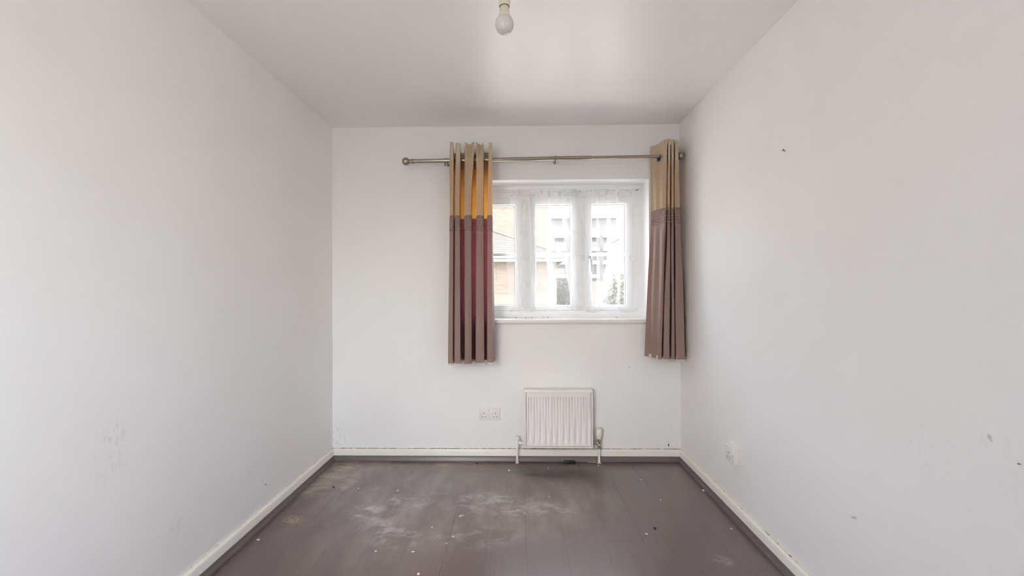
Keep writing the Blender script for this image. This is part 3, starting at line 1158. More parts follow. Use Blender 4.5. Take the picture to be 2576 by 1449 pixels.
yf, yb = wY - 0.022, wY + 0.010
ym = wY - 0.006
topN = [(1283, ym), (1331, yf), (1314, yb), (1334, ym), (1320, yf), (1346, yb), (1384, yf), (1377, yb), (1386, ym), (1421, yf), (1406, yb), (1450, yf), (1428, yb), (1457, ym),
        (1437, yf), (1465, yb), (1503, yf), (1498, yb), (1506, ym), (1532, yf), (1523, yb), (1545, ym), (1556, yf), (1551, yb), (1590, ym)]
midN = [(1273, ym), (1341, yf), (1303, yb), (1338, ym), (1310, yf), (1346, yb), (1391, yf), (1374, yb), (1396, ym), (1436, yf), (1421, yb), (1482, yf), (1446, yb), (1470, ym),
        (1440, yf), (1472, yb), (1508, yf), (1501, yb), (1512, ym), (1541, yf), (1526, yb), (1560, ym), (1566, yf), (1561, yb), (1607, ym)]
botN = [(1284, ym), (1342, yf), (1312, yb), (1340, ym), (1316, yf), (1347, yb), (1393, yf), (1379, yb), (1398, ym), (1452, yf), (1434, yb), (1484, yf), (1455, yb), (1478, ym),
        (1451, yf), (1482, yb), (1510, yf), (1495, yb), (1516, ym), (1527, yf), (1502, yb), (1552, ym), (1558, yf), (1549, yb), (1604, ym)]
plansN = [plan(topN, 490), plan(midN, 650), plan(botN, 780)]
zN1, zN0 = atY(1440, 479, wY).z, 1.040
htN = [zN1, 1.42, zN0]
net = empty('net_curtain', (0.55, wY, zN0))
tag(net, 'white sheer net curtain with small woven squares, gathered on a wire', 'curtain')
bpy.context.view_layer.update()
rnd = random.Random(9)
GA = [(rnd.uniform(0, 1), rnd.uniform(0.004, 0.010), rnd.uniform(0.002, 0.006)) for _ in range(70)]


def gather(u, z, nn):
    k = max(0.0, 1 - (zN1 - z) / 0.16)
    k2 = k * k * (3 - 2 * k)
    d = 0.0
    for c, w, a in GA:
        d += a * math.exp(-((u - c) / w) ** 2)
    kh = max(0.0, 1 - (zN1 - z) / 0.075)
    pl = 0.0045 * math.sin(u * 2 * PI * 64 + 2.0 * math.sin(u * 40)) * min(1.0, kh * 1.6)
    return Vector((0, -d * k2 + pl)) + Vector((0.004 * math.sin(z * 11 + u * 17), 0.003 * math.sin(z * 7 + u * 60)))


def nbot(u, p):
    h = 0.008 * math.sin(u * 23 + 1.0) + 0.006 * math.sin(u * 51)
    if u < 0.03:
        h -= 0.012
    if 0.36 < u < 0.50:
        h += 0.02
    return h


hemh = 0.022
cloth('voile_panel', 'voile', plansN, htN, zN1 - 0.046, zN0 + hemh, net, dz=0.016, it=2, dispf=gather,
      botf=lambda u, p: nbot(u, p) * 0.92, u_scale=1.0)
cloth('gathered_heading', 'voile_hem', plansN, htN, zN1, zN1 - 0.046, net, dz=0.008, it=2, dispf=gather,
      topf=lambda u, p: 0.003 * math.sin(u * 61))
cloth('bottom_hem', 'voile_turned', [[v for v in pl_] for pl_ in plansN], htN, zN0 + hemh, zN0, net, dz=0.011, it=2, dispf=gather,
      botf=lambda u, p: nbot(u, p) * 1.0, topf=lambda u, p: nbot(u, p) * 0.0)

# ------------------------------------------------------------------ radiator
RXa, RXb = atY(1319, 1055, 2.715).x, atY(1492, 1055, 2.715).x
RZa, RZb = atY(1405, 1128, 2.715).z, atY(1405, 982, 2.715).z
RYf, RYb = 2.715, 2.775
rad = empty('radiator', ((RXa + RXb) / 2, RYb, RZa))
tag(rad, 'small white fluted panel radiator below the window', 'radiator')
bpy.context.view_layer.update()
# fluted front panel: one pressed sheet
bm = bmesh.new()
nxs, nzs = [], []
pitch = (RXb - RXa) * 0.8506 / 10
x_first = RXa + (RXb - RXa) * 0.082
xsl = [RXa + 0.0145]
hw = 0.0070
for i in range(11):
    c = x_first + i * pitch
    xsl += [c - hw - 0.004, c - hw, c + hw, c + hw + 0.004]
xsl.append(RXb - 0.0145)
zt, zb_ = RZb - 0.050, RZa + 0.046
zsl = [(RZa + 0.0145, 0), (zb_ - 0.013, 0), (zb_, 1), (zt, 1), (zt + 0.003, 0), (RZb - 0.014, 0)]
V = []
for z, k in zsl:
    row = []
    for j, x in enumerate(xsl):
        ing = 1 <= j <= 44 and (j - 1) % 4 in (1, 2)
        row.append(bm.verts.new((x, RYf + 0.0025 + (0.0095 if (ing and k) else 0.0), z)))
    V.append(row)
for a, b in zip(V, V[1:]):
    for j in range(len(a) - 1):
        bm.faces.new((a[j], a[j + 1], b[j + 1], b[j]))
local(finish(bm, 'front_panel', 'radiator', smooth=0.9), rad)
# rim pressed round the panel
fb = frame_bm(RXa, RXb, RZa, RZb - 0.004, 0.012, RYf, RYf + 0.02, bev=0)
ce = [e for e in fb.edges if abs(e.verts[0].co.y - e.verts[1].co.y) > 0.01 and all(min(abs(v.co.x - RXa), abs(v.co.x - RXb)) < 1e-5 and abs(v.co.z - RZa) < 1e-5 for v in e.verts)]
bmesh.ops.bevel(fb, geom=ce, offset=0.010, segments=4, profile=0.5, affect='EDGES')
fb.normal_update()
ce = [e for e in fb.edges if all(abs(v.co.y - RYf) < 1e-6 for v in e.verts) and any(abs(f.normal.y) < 0.5 for f in e.link_faces)]
bmesh.ops.bevel(fb, geom=ce, offset=0.003, segments=2, profile=0.5, affect='EDGES')
local(finish(fb, 'rim', 'radiator', smooth=0.7), rad)
local(boxo('rear_panel', 'radiator', (RXa + 0.008, RXb - 0.008, RYb - 0.012, RYb - 0.002, RZa + 0.008, RZb - 0.012), bev=0.004), rad)
for xx in (RXa, RXb - 0.003):
    local(boxo('side_panel', 'radiator', (xx, xx + 0.003, RYf + 0.012, RYb - 0.004, RZa + 0.02, RZb - 0.004), bev=0.001), rad)
local(boxo('top_grille', 'radiator', (RXa, RXb, RYf + 0.002, RYb - 0.002, RZb - 0.008, RZb), bev=0.003), rad)
for xx in (RXa + 0.09, RXb - 0.09):
    local(boxo('wall_bracket', 'steel', (xx - 0.014, xx + 0.014, RYb - 0.004, YB, RZa + 0.03, RZb - 0.04), bev=0.002), rad)


def valve(px, py_tail, pipe_pt, label, trv):
    zt_ = atY(px, py_tail, pipe_pt.y).z
    x, y = pipe_pt.x, min(pipe_pt.y, 2.757)
    e = empty('radiator_valve', (x, y, 0))
    tag(e, label, 'valve', 'valves on the radiator')
    bpy.context.view_layer.update()
    local(tub('pipe', 'pipe', [(x, y, 0.0), (x, y, zt_ - 0.018)], 0.0082, seg=16), e)
    local(lat('floor_collar', 'crumb_tan', [(0.016, 0.0), (0.013, 0.003), (0.0085, 0.004)], seg=14, origin=(x, y, 0.0)), e)
    sgn = 1 if x < RXa else -1
    rx = RXa if sgn == 1 else RXb
    if not trv:
        local(lat('valve_body', 'pipe', [(0.0105, -0.030), (0.0125, -0.026), (0.0125, -0.016), (0.0105, -0.012), (0.0115, 0.0), (0.0115, 0.014)], seg=20, origin=(x, y, zt_)), e)
        local(lat('cap', 'plastic', [(0.0135, 0.014), (0.014, 0.018), (0.0140, 0.040), (0.0125, 0.043), (0.009, 0.0435)], seg=24, origin=(x, y, zt_)), e)
        local(lat('tail', 'pipe', [(0.0075, 0.0), (0.0075, (rx - x))] if sgn == 1 else [(0.0075, rx - x), (0.0075, 0)], seg=16, axis='X', origin=(x, y, zt_)), e)
        local(lat('union_nut', 'pipe', [(0.0135, 0.012), (0.0140, 0.014), (0.0140, 0.024), (0.0135, 0.026)], seg=6, axis='X', origin=(x, y, zt_), smooth=0.4), e)
    else:
        local(lat('valve_body', 'valve', [(0.0115, -0.036), (0.0145, -0.033), (0.0145, -0.020), (0.0105, -0.016), (0.011, 0.0), (0.0135, 0.012), (0.0150, 0.022), (0.0150, 0.030)], seg=20, origin=(x, y, zt_)), e)
        local(lat('compression_nut', 'valve', [(0.0125, -0.040), (0.0150, -0.038), (0.0150, -0.026), (0.0125, -0.024)], seg=6, origin=(x, y, zt_), smooth=0.4), e)
        hd = local(lat('thermostat_head', 'trv', [(0.0150, 0.028), (0.0175, 0.036), (0.0200, 0.052), (0.0200, 0.066), (0.0190, 0.068), (0.0190, 0.092), (0.0175, 0.097), (0.013, 0.099)], seg=28, origin=(x, y, zt_)), e)
        local(lat('head_cap', 'cream_plastic', [(0.0140, 0.0965), (0.0140, 0.101), (0.008, 0.102)], seg=20, origin=(x, y, zt_)), hd)
        for i in range(12):
            a = 2 * PI * i / 12
            cx_, cy_ = x + 0.0192 * math.cos(a), y + 0.0192 * math.sin(a)
            local(boxo('grip_rib', 'trv', (cx_ - 0.0012, cx_ + 0.0012, cy_ - 0.0012, cy_ + 0.0012, zt_ + 0.066, zt_ + 0.091)), hd)
        local(lat('tail', 'valve', [(0.008, rx - x), (0.008, 0.0)], seg=16, axis='X', origin=(x, y, zt_)), e)
        local(lat('union_nut', 'valve', [(0.0140, -0.022), (0.0150, -0.020), (0.0150, -0.010), (0.0140, -0.008)], seg=6, axis='X', origin=(x, y, zt_), smooth=0.4), e)


valve(1302, 1112, pipeL, 'white capped lockshield valve and pipe left of the radiator', False)
valve(1507, 1113, pipeR, 'thermostatic radiator valve with chipped brass body right of the radiator', True)
# ------------------------------------------------------------------ sockets


def socket(name, label, width, origin, rotz, twin, boxdepth):
    """built facing -Y with its back on the plane y = 0"""
    e = empty(name, origin, (0, 0, rotz))
    tag(e, label, 'socket')
    h = 0.086
    y0 = -boxdepth

    def P(o, par=e):
        o.parent = par
        return o
    if boxdepth > 0.001:
        P(boxo('back_box', 'plastic', (-width / 2 + 0.001, width / 2 - 0.001, y0, 0, -h / 2 + 0.001, h / 2 - 0.001), bev=0.003))
    plate = P(boxo('face_plate', 'plastic', (-width / 2, width / 2, y0 - 0.009, y0 - 0.0002, -h / 2, h / 2), bev=0.004, seg=3))
    yf_ = y0 - 0.009
    if twin:
        cents = (-0.0415, 0.0415)
        sw = (-0.0085, 0.0085)
    else:
        cents = (-0.008,)
        sw = (0.024,)
    for cx in cents:
        P(boxo('pin_slot', 'hole', (cx - 0.0022, cx + 0.0022, yf_ - 0.0003, yf_ + 0.002, 0.000, 0.0085)))
        for dx in (-0.011, 0.011):
            P(boxo('pin_slot', 'hole', (cx + dx - 0.0034, cx + dx + 0.0034, yf_ - 0.0003, yf_ + 0.002, -0.0215, -0.0172)))
    for cx in sw:
        fr_ = P(boxo('switch_surround', 'plastic', (cx - 0.0085, cx + 0.0085, yf_ - 0.0006, yf_ + 0.002, 0.0025, 0.0335), bev=0.0008))
        bm = bmesh.new()
        box(bm, -0.006, 0.006, -0.0025, 0.003, -0.012, 0.012, bev=0.001)
        r = P(finish(bm, 'rocker_switch', 'plastic_switch', smooth=0.5))
        r.location = (cx, yf_ - 0.001, 0.018)
        r.rotation_euler = (0.10 if cx < 0 else -0.10, 0, 0)
    for dx in ((-0.0605, 0.0605) if twin else (-0.0302, 0.0302)):
        P(lat('plate_screw', 'steel', [(0.0028, -0.0004), (0.0028, 0.001)], seg=12, axis='Y', origin=(dx, yf_, -0.004 if twin else 0)))
    return e


s1 = atY(1232, 1040.5, YB)
socket('double_socket', 'white double wall socket left of the radiator', 0.146, (s1.x, YB, s1.z), 0, True, 0.0)
s2 = atX(1837, 1142, XR - 0.02)
socket('single_socket', 'white single switched socket on the right wall above the skirting', 0.086, (XR, s2.y, s2.z), -PI / 2, False, 0.013)

# ------------------------------------------------------------------ pendant bulb
bY = 1.304
bc = atY(1269, 62, bY)
pend = empty('pendant_lamp', (bc.x, bY, ZC))
tag(pend, 'bare unlit opal bulb in an old cream pendant holder', 'pendant lamp')
bpy.context.view_layer.update()
zc_ = bc.z
g = []
for i in range(0, 26):
    a = PI * i / 25 * 0.70
    g.append((max(0.0004, 0.0302 * math.sin(a)), -0.0302 * math.cos(a)))
bulb = local(lat('bulb_globe', 'bulb_glass', g, seg=40, origin=(bc.x, bY, zc_), smooth=3.14), pend)
local(lat('bulb_neck', 'bulb_neck', [(0.0304 * math.sin(PI * 0.695), -0.0302 * math.cos(PI * 0.695) - 0.0005), (0.0205, 0.026), (0.0176, 0.036), (0.0158, 0.046), (0.0152, 0.056), (0.0125, 0.060), (0.0125, 0.066)],
          seg=32, origin=(bc.x, bY, zc_), smooth=3.14), bulb)
hz = 0.058
bm = bmesh.new()
lathe(bm, [(0.0163, hz + 0.05), (0.0163, hz), (0.0183, hz), (0.0187, hz + 0.030), (0.0180, hz + 0.034), (0.0180, hz + 0.06), (0.014, hz + 0.068), (0.006, hz + 0.078), (0.004, hz + 0.082)], 32, 'Z', (bc.x, bY, zc_))
local(finish(bm, 'lamp_holder', 'cream_plastic', smooth=0.7), pend)
local(lat('holder_shade', 'hole', [(0.0161, hz + 0.0005), (0.0161, hz + 0.034), (0.0135, hz + 0.034)], seg=24, origin=(bc.x, bY, zc_)), pend)  # dark-coloured liner added for the shade inside the holder
local(tub('flex', 'cream_plastic', [(bc.x, bY, zc_ + hz + 0.08), (bc.x, bY, ZC - 0.02)], 0.0034, seg=10), pend)
local(lat('ceiling_rose', 'cream_plastic', [(0.006, -0.034), (0.02, -0.030), (0.038, -0.016), (0.040, 0.0)], seg=36, origin=(bc.x, bY, ZC)), pend)

# ------------------------------------------------------------------ small things on walls, sill and floor


def nail(label, px, py, X, sgn, size=1.0):
    p = atX(px, py, X)
    bm = bmesh.new()
    tube(bm, [(X, p.y, p.z), (X + sgn * 0.010 * size, p.y - 0.003 * size, p.z + 0.003 * size)], 0.0022 * size, 8)
    tube(bm, [(X + sgn * 0.009 * size, p.y - 0.003 * size, p.z + 0.003 * size), (X + sgn * 0.0115 * size, p.y - 0.0032 * size, p.z + 0.0034 * size)], 0.0042 * size, 10)
    o = finish(bm, 'nail', 'steel', smooth=0.7)
    tag(o, label, 'nail')


nail('bent dark nail high up in the right wall', 1975, 380, XR, -1)
nail('small dark nail low in the left wall above the skirting', 667, 1219, XL, 1, 0.6)
nail('small dark nail at the far lower right edge of the right wall', 2566, 1168, XR, -1, 0.5)


def flake(name, label, cat, mat, p, nrm, sx, sy, sz, seed, rot=0.0, group=None):
    """irregular faceted crumb or flake lying on a surface; p is the contact point"""
    r = random.Random(seed)
    bm = bmesh.new()
    bmesh.ops.create_icosphere(bm, subdivisions=2, radius=1.0)
    ph = [r.uniform(0, 6.28) for _ in range(4)]
    for v in bm.verts:
        k = 1 + 0.22 * math.sin(v.co.x * 3 + ph[0]) + 0.2 * math.sin(v.co.y * 4 + ph[1]) + 0.12 * math.sin(v.co.z * 5 + ph[2])
        v.co *= k
    zmin = min(v.co.z for v in bm.verts)
    for v in bm.verts:
        v.co.z = max(v.co.z, zmin * 0.55)
    zmin = min(v.co.z for v in bm.verts)
    for v in bm.verts:
        v.co = Vector((v.co.x * sx, v.co.y * sy, (v.co.z - zmin) * sz))
    o = finish(bm, name, mat, smooth=0.5)
    q_ = Vector(nrm).to_track_quat('Z', 'Y')
    o.rotation_euler = (q_ @ Matrix.Rotation(rot, 3, 'Z').to_quaternion()).to_euler()
    o.location = p
    tag(o, label, cat, group)
    return o


flake('paint_chip', 'white chipped paint flake low on the right wall', 'paint chip', 'crumb_white', v3(atX(2150, 1301, XR)), (-1, 0, 0), 0.0045, 0.011, 0.003, 3, 2.1)
flake('paint_chip', 'pale paint chip on the right wall near the frame edge', 'paint chip', 'crumb_white', v3(atX(2492, 1100, XR)), (-1, 0, 0), 0.005, 0.009, 0.002, 4, 0.4)

flake('paint_chip', 'tiny grey scuff chip on the window wall below the right curtain', 'paint chip', 'crumb_grey', v3(atY(1583, 924, YB)), (0, -1, 0), 0.005, 0.002, 0.001, 6, 0.4)

# old cable end by the skirting in the right corner
cp = atY(1681, 1124, YB)
cab = empty('cable_stub', (cp.x, YB - SK_T / 2, SK_H))
tag(cab, 'short painted cable stub above the skirting in the right corner', 'cable')
bpy.context.view_layer.update()
local(tub('sheath', 'pipe', [(cp.x - 0.002, YB - 0.010, SK_H - 0.01), (cp.x - 0.002, YB - 0.008, SK_H + 0.008), (cp.x, YB - 0.006, SK_H + 0.022)], 0.0036, seg=10), cab)
local(tub('cut_end', 'crumb_dark', [(cp.x, YB - 0.006, SK_H + 0.022), (cp.x + 0.0015, YB - 0.004, SK_H + 0.037)], 0.0030, seg=8), cab)
local(lat('cable_clip', 'pipe', [(0.006, -0.006), (0.005, -0.001)], seg=10, axis='Y', origin=(cp.x + 0.004, YB, SK_H + 0.046)), cab)

# dark plastic offcut and a sliver of wood by the radiator
bp = atZ(1433, 1164.5)
bm = bmesh.new()
box(bm, -0.040, 0.040, -0.011, 0.011, 0.0, 0.017, bev=0.006, seg=3)
for v in bm.verts:
    if v.co.x < -0.02:
        v.co.z *= 0.85
    v.co.z += 0.0
offcut = finish(bm, 'plastic_offcut', 'black', smooth=0.6)
offcut.location = (bp.x, min(bp.y, YB - SK_T - BD - 0.013), 0.0)
offcut.rotation_euler = (0, 0, -0.05)
tag(offcut, 'glossy black plastic offcut lying on the floor below the radiator', 'offcut')
sp = atZ(1488, 1163.6)
bm = bmesh.new()
box(bm, -0.028, 0.028, -0.004, 0.004, 0.0, 0.004, bev=0.001)
for v in bm.verts:
    v.co.y *= 1.0 - 0.5 * (v.co.x + 0.028) / 0.056
sl = finish(bm, 'wood_sliver', 'crumb_tan', smooth=0.5)
sl.location = (sp.x, min(sp.y, YB - SK_T - BD - 0.006), 0)
sl.rotation_euler = (0, 0, -0.03)
tag(sl, 'pale wood sliver on the floor beside the thermostatic valve pipe', 'sliver')

# torn paper curl on the floor
pc = atZ(1160, 1299)
bm = bmesh.new()
tube(bm, [(pc.x - 0.011, pc.y - 0.003, 0.002), (pc.x - 0.006, pc.y - 0.009, 0.003), (pc.x + 0.003, pc.y - 0.006, 0.004), (pc.x + 0.004, pc.y + 0.003, 0.003),
          (pc.x - 0.004, pc.y + 0.005, 0.003), (pc.x - 0.010, pc.y + 0.001, 0.003)], 0.0018, 6)
tube(bm, [(pc.x + 0.003, pc.y, 0.003), (pc.x + 0.016, pc.y + 0.007, 0.002)], 0.0014, 6)
o = finish(bm, 'paper_curl', 'crumb_white', smooth=0.8)
tag(o, 'small curled scrap of white paper in the middle of the floor', 'scrap')

crumbs = [
    (1001, 1235, 0.0075, 'white', 'white plaster crumb right of the dusty left corner'),
    (902, 1230, 0.0065, 'white', 'white crumb pair in the dusty left corner'),
    (950, 1232.5, 0.0045, 'white', 'tiny pale crumb between two larger crumbs in the left corner'),
    (839, 1226, 0.006, 'dark', 'dark grit speck beside the left skirting corner'),
    (1280, 1184, 0.0075, 'white', 'white crumb on the floor in front of the left radiator pipe'),
    (1379, 1179, 0.006, 'white', 'pale crumb on the dark stain below the radiator'),
    (1200, 1166, 0.006, 'dark', 'dark grit speck by the bead below the double socket'),
    (1194, 1170, 0.006, 'tan', 'tan crumb by the bead below the double socket'),
    (1381, 1250, 0.005, 'white', 'small pale crumb midway between radiator and smears'),
    (1087, 1327, 0.006, 'tan', 'yellow crumb left of the middle of the floor'),
    (1123, 1368, 0.006, 'tan', 'bright yellow crumb nearest the middle foreground'),
    (1039, 1389, 0.006, 'white', 'white crumb in the left foreground of the floor'),
    (1052, 1445, 0.006, 'white', 'white crumb at the bottom edge of the view'),
    (945, 1387, 0.005, 'white', 'small white crumb furthest left in the foreground'),
    (1283, 1338, 0.005, 'grey', 'grey grit crumb at the edge of the bright reflection'),
    (911, 1339, 0.0055, 'grey', 'grey crumb below the white smears on the left'),
    (983, 1341, 0.005, 'grey', 'small grey crumb in the white smears'),
    (1140, 1351, 0.006, 'white', 'pale crumb cluster in the middle of the floor'),
    (1320, 1292, 0.006, 'white', 'white crumb at the end of the middle smear'),
    (649, 1359, 0.007, 'white', 'white crumb near the left skirting in the foreground'),
    (546, 1433, 0.0075, 'white', 'white crumb against the left bead at the bottom edge'),
    (1613, 1207, 0.006, 'white', 'small white flake on the floor right of the radiator'),
    (1662, 1258, 0.005, 'white', 'small white speck on the clean floor at right'),
    (1769, 1235, 0.0085, 'white', 'round pale crumb against the right bead'),
    (1626, 1344, 0.007, 'white', 'white crumb with dark shadow in the right foreground'),
    (1647, 1329, 0.006, 'dark', 'dark crumb in the right foreground'),
    (1840, 1331, 0.005, 'white', 'small white crumb near the right bead in the foreground'),
    (1505, 1172, 0.005, 'white', 'tiny white crumb in front of the thermostatic valve pipe'),
]
for i, (px, py, sz, c, lab) in enumerate(crumbs):
    p = atZ(px, py)
    flake('crumb', lab, 'crumb', 'crumb_' + c, (p.x, p.y, 0), (0, 0, 1), sz, sz * random.uniform(0.6, 0.9), sz * 0.5, 100 + i, random.uniform(0, 3), 'crumbs of plaster and grit on the floor')

# dead flies on the sill
flies = [(1299, 797.5, 'leftmost dead fly on the window sill beside the left curtain'),
         (1321, 793.5, 'dead fly on the window frame ledge under the net point'),
         (1335, 794, 'elongated dead fly right of the net point on the frame ledge'),
         (1374, 795, 'dead fly on the frame ledge below the middle light'),
         (1367, 800, 'dead fly nearest the sill nosing below the middle light'),
         (1549, 798, 'rightmost dead fly on the window sill')]
for i, (px, py, lab) in enumerate(flies):
    zs_ = WZ0 + 0.0025
    p = atZ(px, py, zs_ + 0.001)
    yy = min(p.y, YF - 0.014)
    e = empty('dead_fly', (p.x, yy, zs_), (0, 0, i * 1.1))
    tag(e, lab, 'fly', 'dead flies on the window sill')
    bm = bmesh.new()
    bmesh.ops.create_icosphere(bm, subdivisions=2, radius=1.0)
    for v in bm.verts:
        v.co = Vector((v.co.x * 0.0045 * (1.15 if v.co.x < 0 else 0.9), v.co.y * 0.0026, v.co.z * 0.0022 + 0.0022))
    finish(bm, 'body', 'fly', e, smooth=3.14)
    bm = bmesh.new()
    bmesh.ops.create_icosphere(bm, subdivisions=1, radius=0.0017)
    hh = finish(bm, 'head', 'fly', e, smooth=3.14)
    hh.location = (0.005, 0, 0.0022)
    for s_ in (-1, 1):
        bm = bmesh.new()
        vs = [bm.verts.new(c) for c in ((0.001, 0, 0.0042), (-0.003, s_ * 0.0028, 0.0042), (-0.0065, s_ * 0.0026, 0.0034), (-0.0055, s_ * 0.0006, 0.0038))]
        f = bm.faces.new(vs)
        ex = bmesh.ops.extrude_face_region(bm, geom=[f])
        for v in ex['geom']:
            if isinstance(v, bmesh.types.BMVert):
                v.co.z += 0.0003
        finish(bm, 'wing', 'wing', e)

# ------------------------------------------------------------------ outside the window
GZ = -0.35
gd = boxo('ground', 'ground', (-60, 90, YB + 0.30, 160, GZ - 0.2, GZ))
tag(gd, 'pale paved ground outside the window', 'ground', kind='structure')

house = empty('neighbour_house', (-4, 15, GZ))
tag(house, 'brick house with a low tiled hip roof seen through the left light', 'house')
bpy.context.view_layer.update()
EZ = 2.44
cx0, cy0 = 1.75, 14.6
pt = math.tan(math.radians(25))
local(boxo('front_wall', 'brick', (-10, cx0 - 0.32, 15.0, 15.25, GZ, EZ - 0.05)), house)
local(boxo('end_wall', 'brick', (cx0 - 0.57, cx0 - 0.32, 15.25, 22, GZ, EZ - 0.05)), house)
local(boxo('main_wall', 'brick', (-10, 1.38, 17.5, 17.8, GZ, 5.7)), house)
local(boxo('main_end_wall', 'brick', (1.10, 1.38, 17.8, 26, GZ, 5.7)), house)
bm = bmesh.new()
vs = [bm.verts.new(c) for c in ((-10.3, 17.2, 5.7), (1.7, 17.2, 5.7), (1.7, 21.9, 7.6), (-10.3, 21.9, 7.6), (-10.3, 26.5, 5.7), (1.7, 26.5, 5.7))]
bm.faces.new((vs[0], vs[1], vs[2], vs[3]))
bm.faces.new((vs[3], vs[2], vs[5], vs[4]))
bm.faces.new((vs[0], vs[3], vs[4]))
bm.faces.new((vs[1], vs[5], vs[2]))
bm.faces.new((vs[0], vs[4], vs[5], vs[1]))
local(finish(bm, 'main_roof', 'rooftile'), house)
local(boxo('fascia', 'outwhite', (-10, cx0 - 0.03, 14.66, 14.70, EZ - 0.16, EZ - 0.03)), house)
local(boxo('fascia', 'outwhite', (cx0 - 0.07, cx0 - 0.03, 14.70, 22, EZ - 0.16, EZ - 0.03)), house)
local(boxo('soffit', 'outwhite', (-10, cx0 - 0.07, 14.70, 15.0, EZ - 0.17, EZ - 0.15)), house)
local(boxo('gutter', 'gutter', (-10, cx0 + 0.02, 14.56, 14.66, EZ - 0.08, EZ), bev=0.03), house)
GA_ = 0.235
ncourse = 13
for k in range(ncourse):
    s0, s1_ = k * GA_, (k + 1) * GA_ + 0.03
    s1c = min(s1_, 2.9)
    z0_, z1_ = EZ + s0 * pt + 0.030, EZ + s1c * pt + 0.002
    bm = bmesh.new()
    xr0, xr1 = cx0 - s0, cx0 - s1c
    lo = [bm.verts.new(c) for c in ((-10, cy0 + s0, z0_), (xr0, cy0 + s0, z0_), (xr1, cy0 + s1c, z1_), (-10, cy0 + s1c, z1_))]
    hi = [bm.verts.new(c) for c in ((-10, cy0 + s0, z0_ - 0.035), (xr0, cy0 + s0, z0_ - 0.035), (xr1, cy0 + s1c, z1_ - 0.035), (-10, cy0 + s1c, z1_ - 0.035))]
    bm.faces.new(lo)
    bm.faces.new(hi)
    for j in range(4):
        bm.faces.new((lo[j], lo[(j + 1) % 4], hi[(j + 1) % 4], hi[j]))
    local(finish(bm, 'tile_course', 'rooftile'), house)
# hip end slope and hip tiles
bm = bmesh.new()
vs = [bm.verts.new(c) for c in ((cx0, cy0, EZ), (cx0, 22, EZ), (cx0 - 2.9, 22, EZ + 2.9 * pt), (cx0 - 2.9, cy0 + 2.9, EZ + 2.9 * pt))]
f = bm.faces.new(vs)
ex = bmesh.ops.extrude_face_region(bm, geom=[f])
for v in ex['geom']:
    if isinstance(v, bmesh.types.BMVert):
        v.co.z += 0.03
local(finish(bm, 'hip_slope', 'rooftile'), house)
for k in range(8):
    t0, t1 = 2.9 * k / 8, 2.9 * (k + 1.08) / 8
    local(tub('hip_tile', 'rooftile', [(cx0 - t0, cy0 + t0, EZ + t0 * pt + 0.03), (cx0 - t1, cy0 + t1, EZ + t1 * pt + 0.03)], [0.085, 0.075], seg=8), house)

# far block of flats with balconies
FY = 80.0
flats = empty('block_of_flats', (13, FY, GZ))
tag(flats, 'far grey block of flats with white balconies seen through the right light', 'building')
bpy.context.view_layer.update()
fx0, fx1 = 6.6, 19.6
ftop = 15.6
local(boxo('body', 'render_grey', (fx0, fx1, FY, FY + 10, GZ, ftop)), flats)
local(boxo('parapet', 'outwhite', (fx0 - 0.3, fx1 + 0.3, FY - 0.4, FY + 10, ftop, ftop + 0.9)), flats)
for k, yb_ in enumerate((594, 628, 661, 695)):
    zc2 = atY(1500, yb_, FY).z
    for (a, b) in ((7.2, 9.6), (13.2, 16.0), (16.9, 18.6)):
        bal = local(boxo('balcony', 'outwhite', (a, b, FY - 1.2, FY - 0.05, zc2 - 0.35, zc2 + 0.35)), flats)
        wnd = local(boxo('window', 'flat_glass', (a + 0.3, b - 0.3, FY - 0.06, FY + 0.02, zc2 + 0.4, zc2 + 1.6)), flats)

# white low-rise beside the flats
lr = empty('white_house', (28, 60, GZ))
tag(lr, 'white rendered house right of the far flats', 'house')
bpy.context.view_layer.update()
local(boxo('wall', 'outwhite', (15.2, 30, 60, 68, GZ, 8.8)), lr)
bm = bmesh.new()
vs = [bm.verts.new(c) for c in ((15, 59.6, 8.8), (30, 59.6, 8.8), (30, 64, 11.0), (15, 64, 11.0), (15, 68.4, 8.8), (30, 68.4, 8.8))]
bm.faces.new((vs[0], vs[1], vs[2], vs[3]))
bm.faces.new((vs[3], vs[2], vs[5], vs[4]))
bm.faces.new((vs[0], vs[3], vs[4]))
bm.faces.new((vs[1], vs[5], vs[2]))
bm.faces.new((vs[0], vs[4], vs[5], vs[1]))
local(finish(bm, 'roof', 'rooftile'), lr)
for i in range(4):
    for zz in (2.2, 5.4):
        local(boxo('window', 'flat_glass', (16.2 + i * 3.3, 17.8 + i * 3.3, 59.93, 60.05, zz, zz + 1.4)), lr)

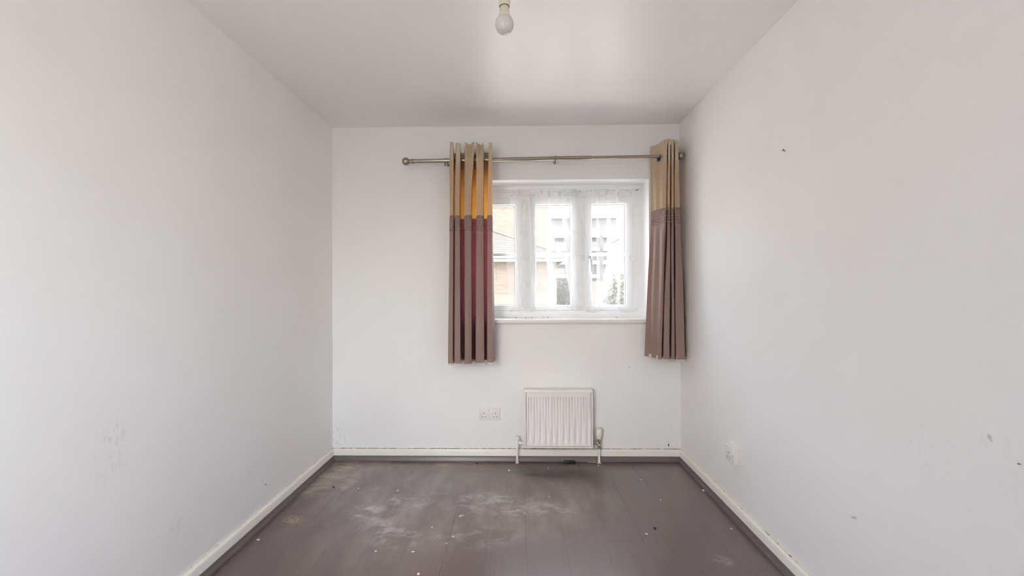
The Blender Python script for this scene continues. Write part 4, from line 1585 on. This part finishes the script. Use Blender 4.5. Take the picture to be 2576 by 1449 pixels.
# garden fence: boards and posts
fe = empty('garden_fence', (8, 24, GZ))
tag(fe, 'weathered timber garden fence beyond the brick house', 'fence')
bpy.context.view_layer.update()
ftz = 1.72
bmesh_cache = None
for i in range(60):
    x0 = 2.2 + i * 0.152
    if bmesh_cache is None:
        bm = bmesh.new()
        box(bm, 0, 0.146, 0, 0.02, 0, ftz - GZ)
        b0 = finish(bm, 'board', 'fence')
        bmesh_cache = b0.data
    else:
        b0 = bpy.data.objects.new('board', bmesh_cache)
        COL.objects.link(b0)
    b0.location = (x0, 24 + (0.006 if i % 2 else 0), GZ)
    b0.parent = fe
    b0.matrix_parent_inverse = fe.matrix_world.inverted()
for i in range(6):
    local(boxo('post', 'fence', (2.2 + i * 1.82, 2.3 + i * 1.82, 24.03, 24.13, GZ, ftz + 0.08)), fe)


def shrub(name, label, c, rx, rz, n_leaf, seed):
    e = empty(name, (c[0], c[1], GZ))
    tag(e, label, 'shrub')
    r = random.Random(seed)
    bm = bmesh.new()
    for i in range(n_leaf):
        while True:
            d = Vector((r.uniform(-1, 1), r.uniform(-1, 1), r.uniform(-1, 1)))
            if 0.35 < d.length < 1:
                break
        p = Vector((d.x * rx, d.y * rx, d.z * rz + c[2] - GZ))
        s_ = r.uniform(0.05, 0.10)
        a = Vector((r.uniform(-1, 1), r.uniform(-1, 1), r.uniform(-1, 1))).normalized()
        b = a.orthogonal().normalized()
        vs = [bm.verts.new(p + a * s_), bm.verts.new(p + b * s_ * 0.5), bm.verts.new(p - a * s_), bm.verts.new(p - b * s_ * 0.5)]
        bm.faces.new(vs)
    fo = finish(bm, 'foliage', 'leaf', e)
    fo['kind'] = 'stuff'
    for k in range(5):
        a = k * 1.3
        tub('stem', 'bark', [(0.06 * math.cos(a), 0.06 * math.sin(a), 0), (0.3 * rx * math.cos(a), 0.3 * rx * math.sin(a), (c[2] - GZ) * 0.6), (0.6 * rx * math.cos(a), 0.6 * rx * math.sin(a), c[2] - GZ + 0.3 * rz)], [0.03, 0.022, 0.01], e, seg=6)
    return e


shrub('shrub', 'yellow-green shrub seen low through the right light', (3.45, 13.0, 0.95), 0.75, 0.85, 1500, 5)
shrub('shrub', 'pale shrub beside the garden fence in the middle light', (2.6, 22.0, 0.9), 0.9, 0.9, 1200, 6)
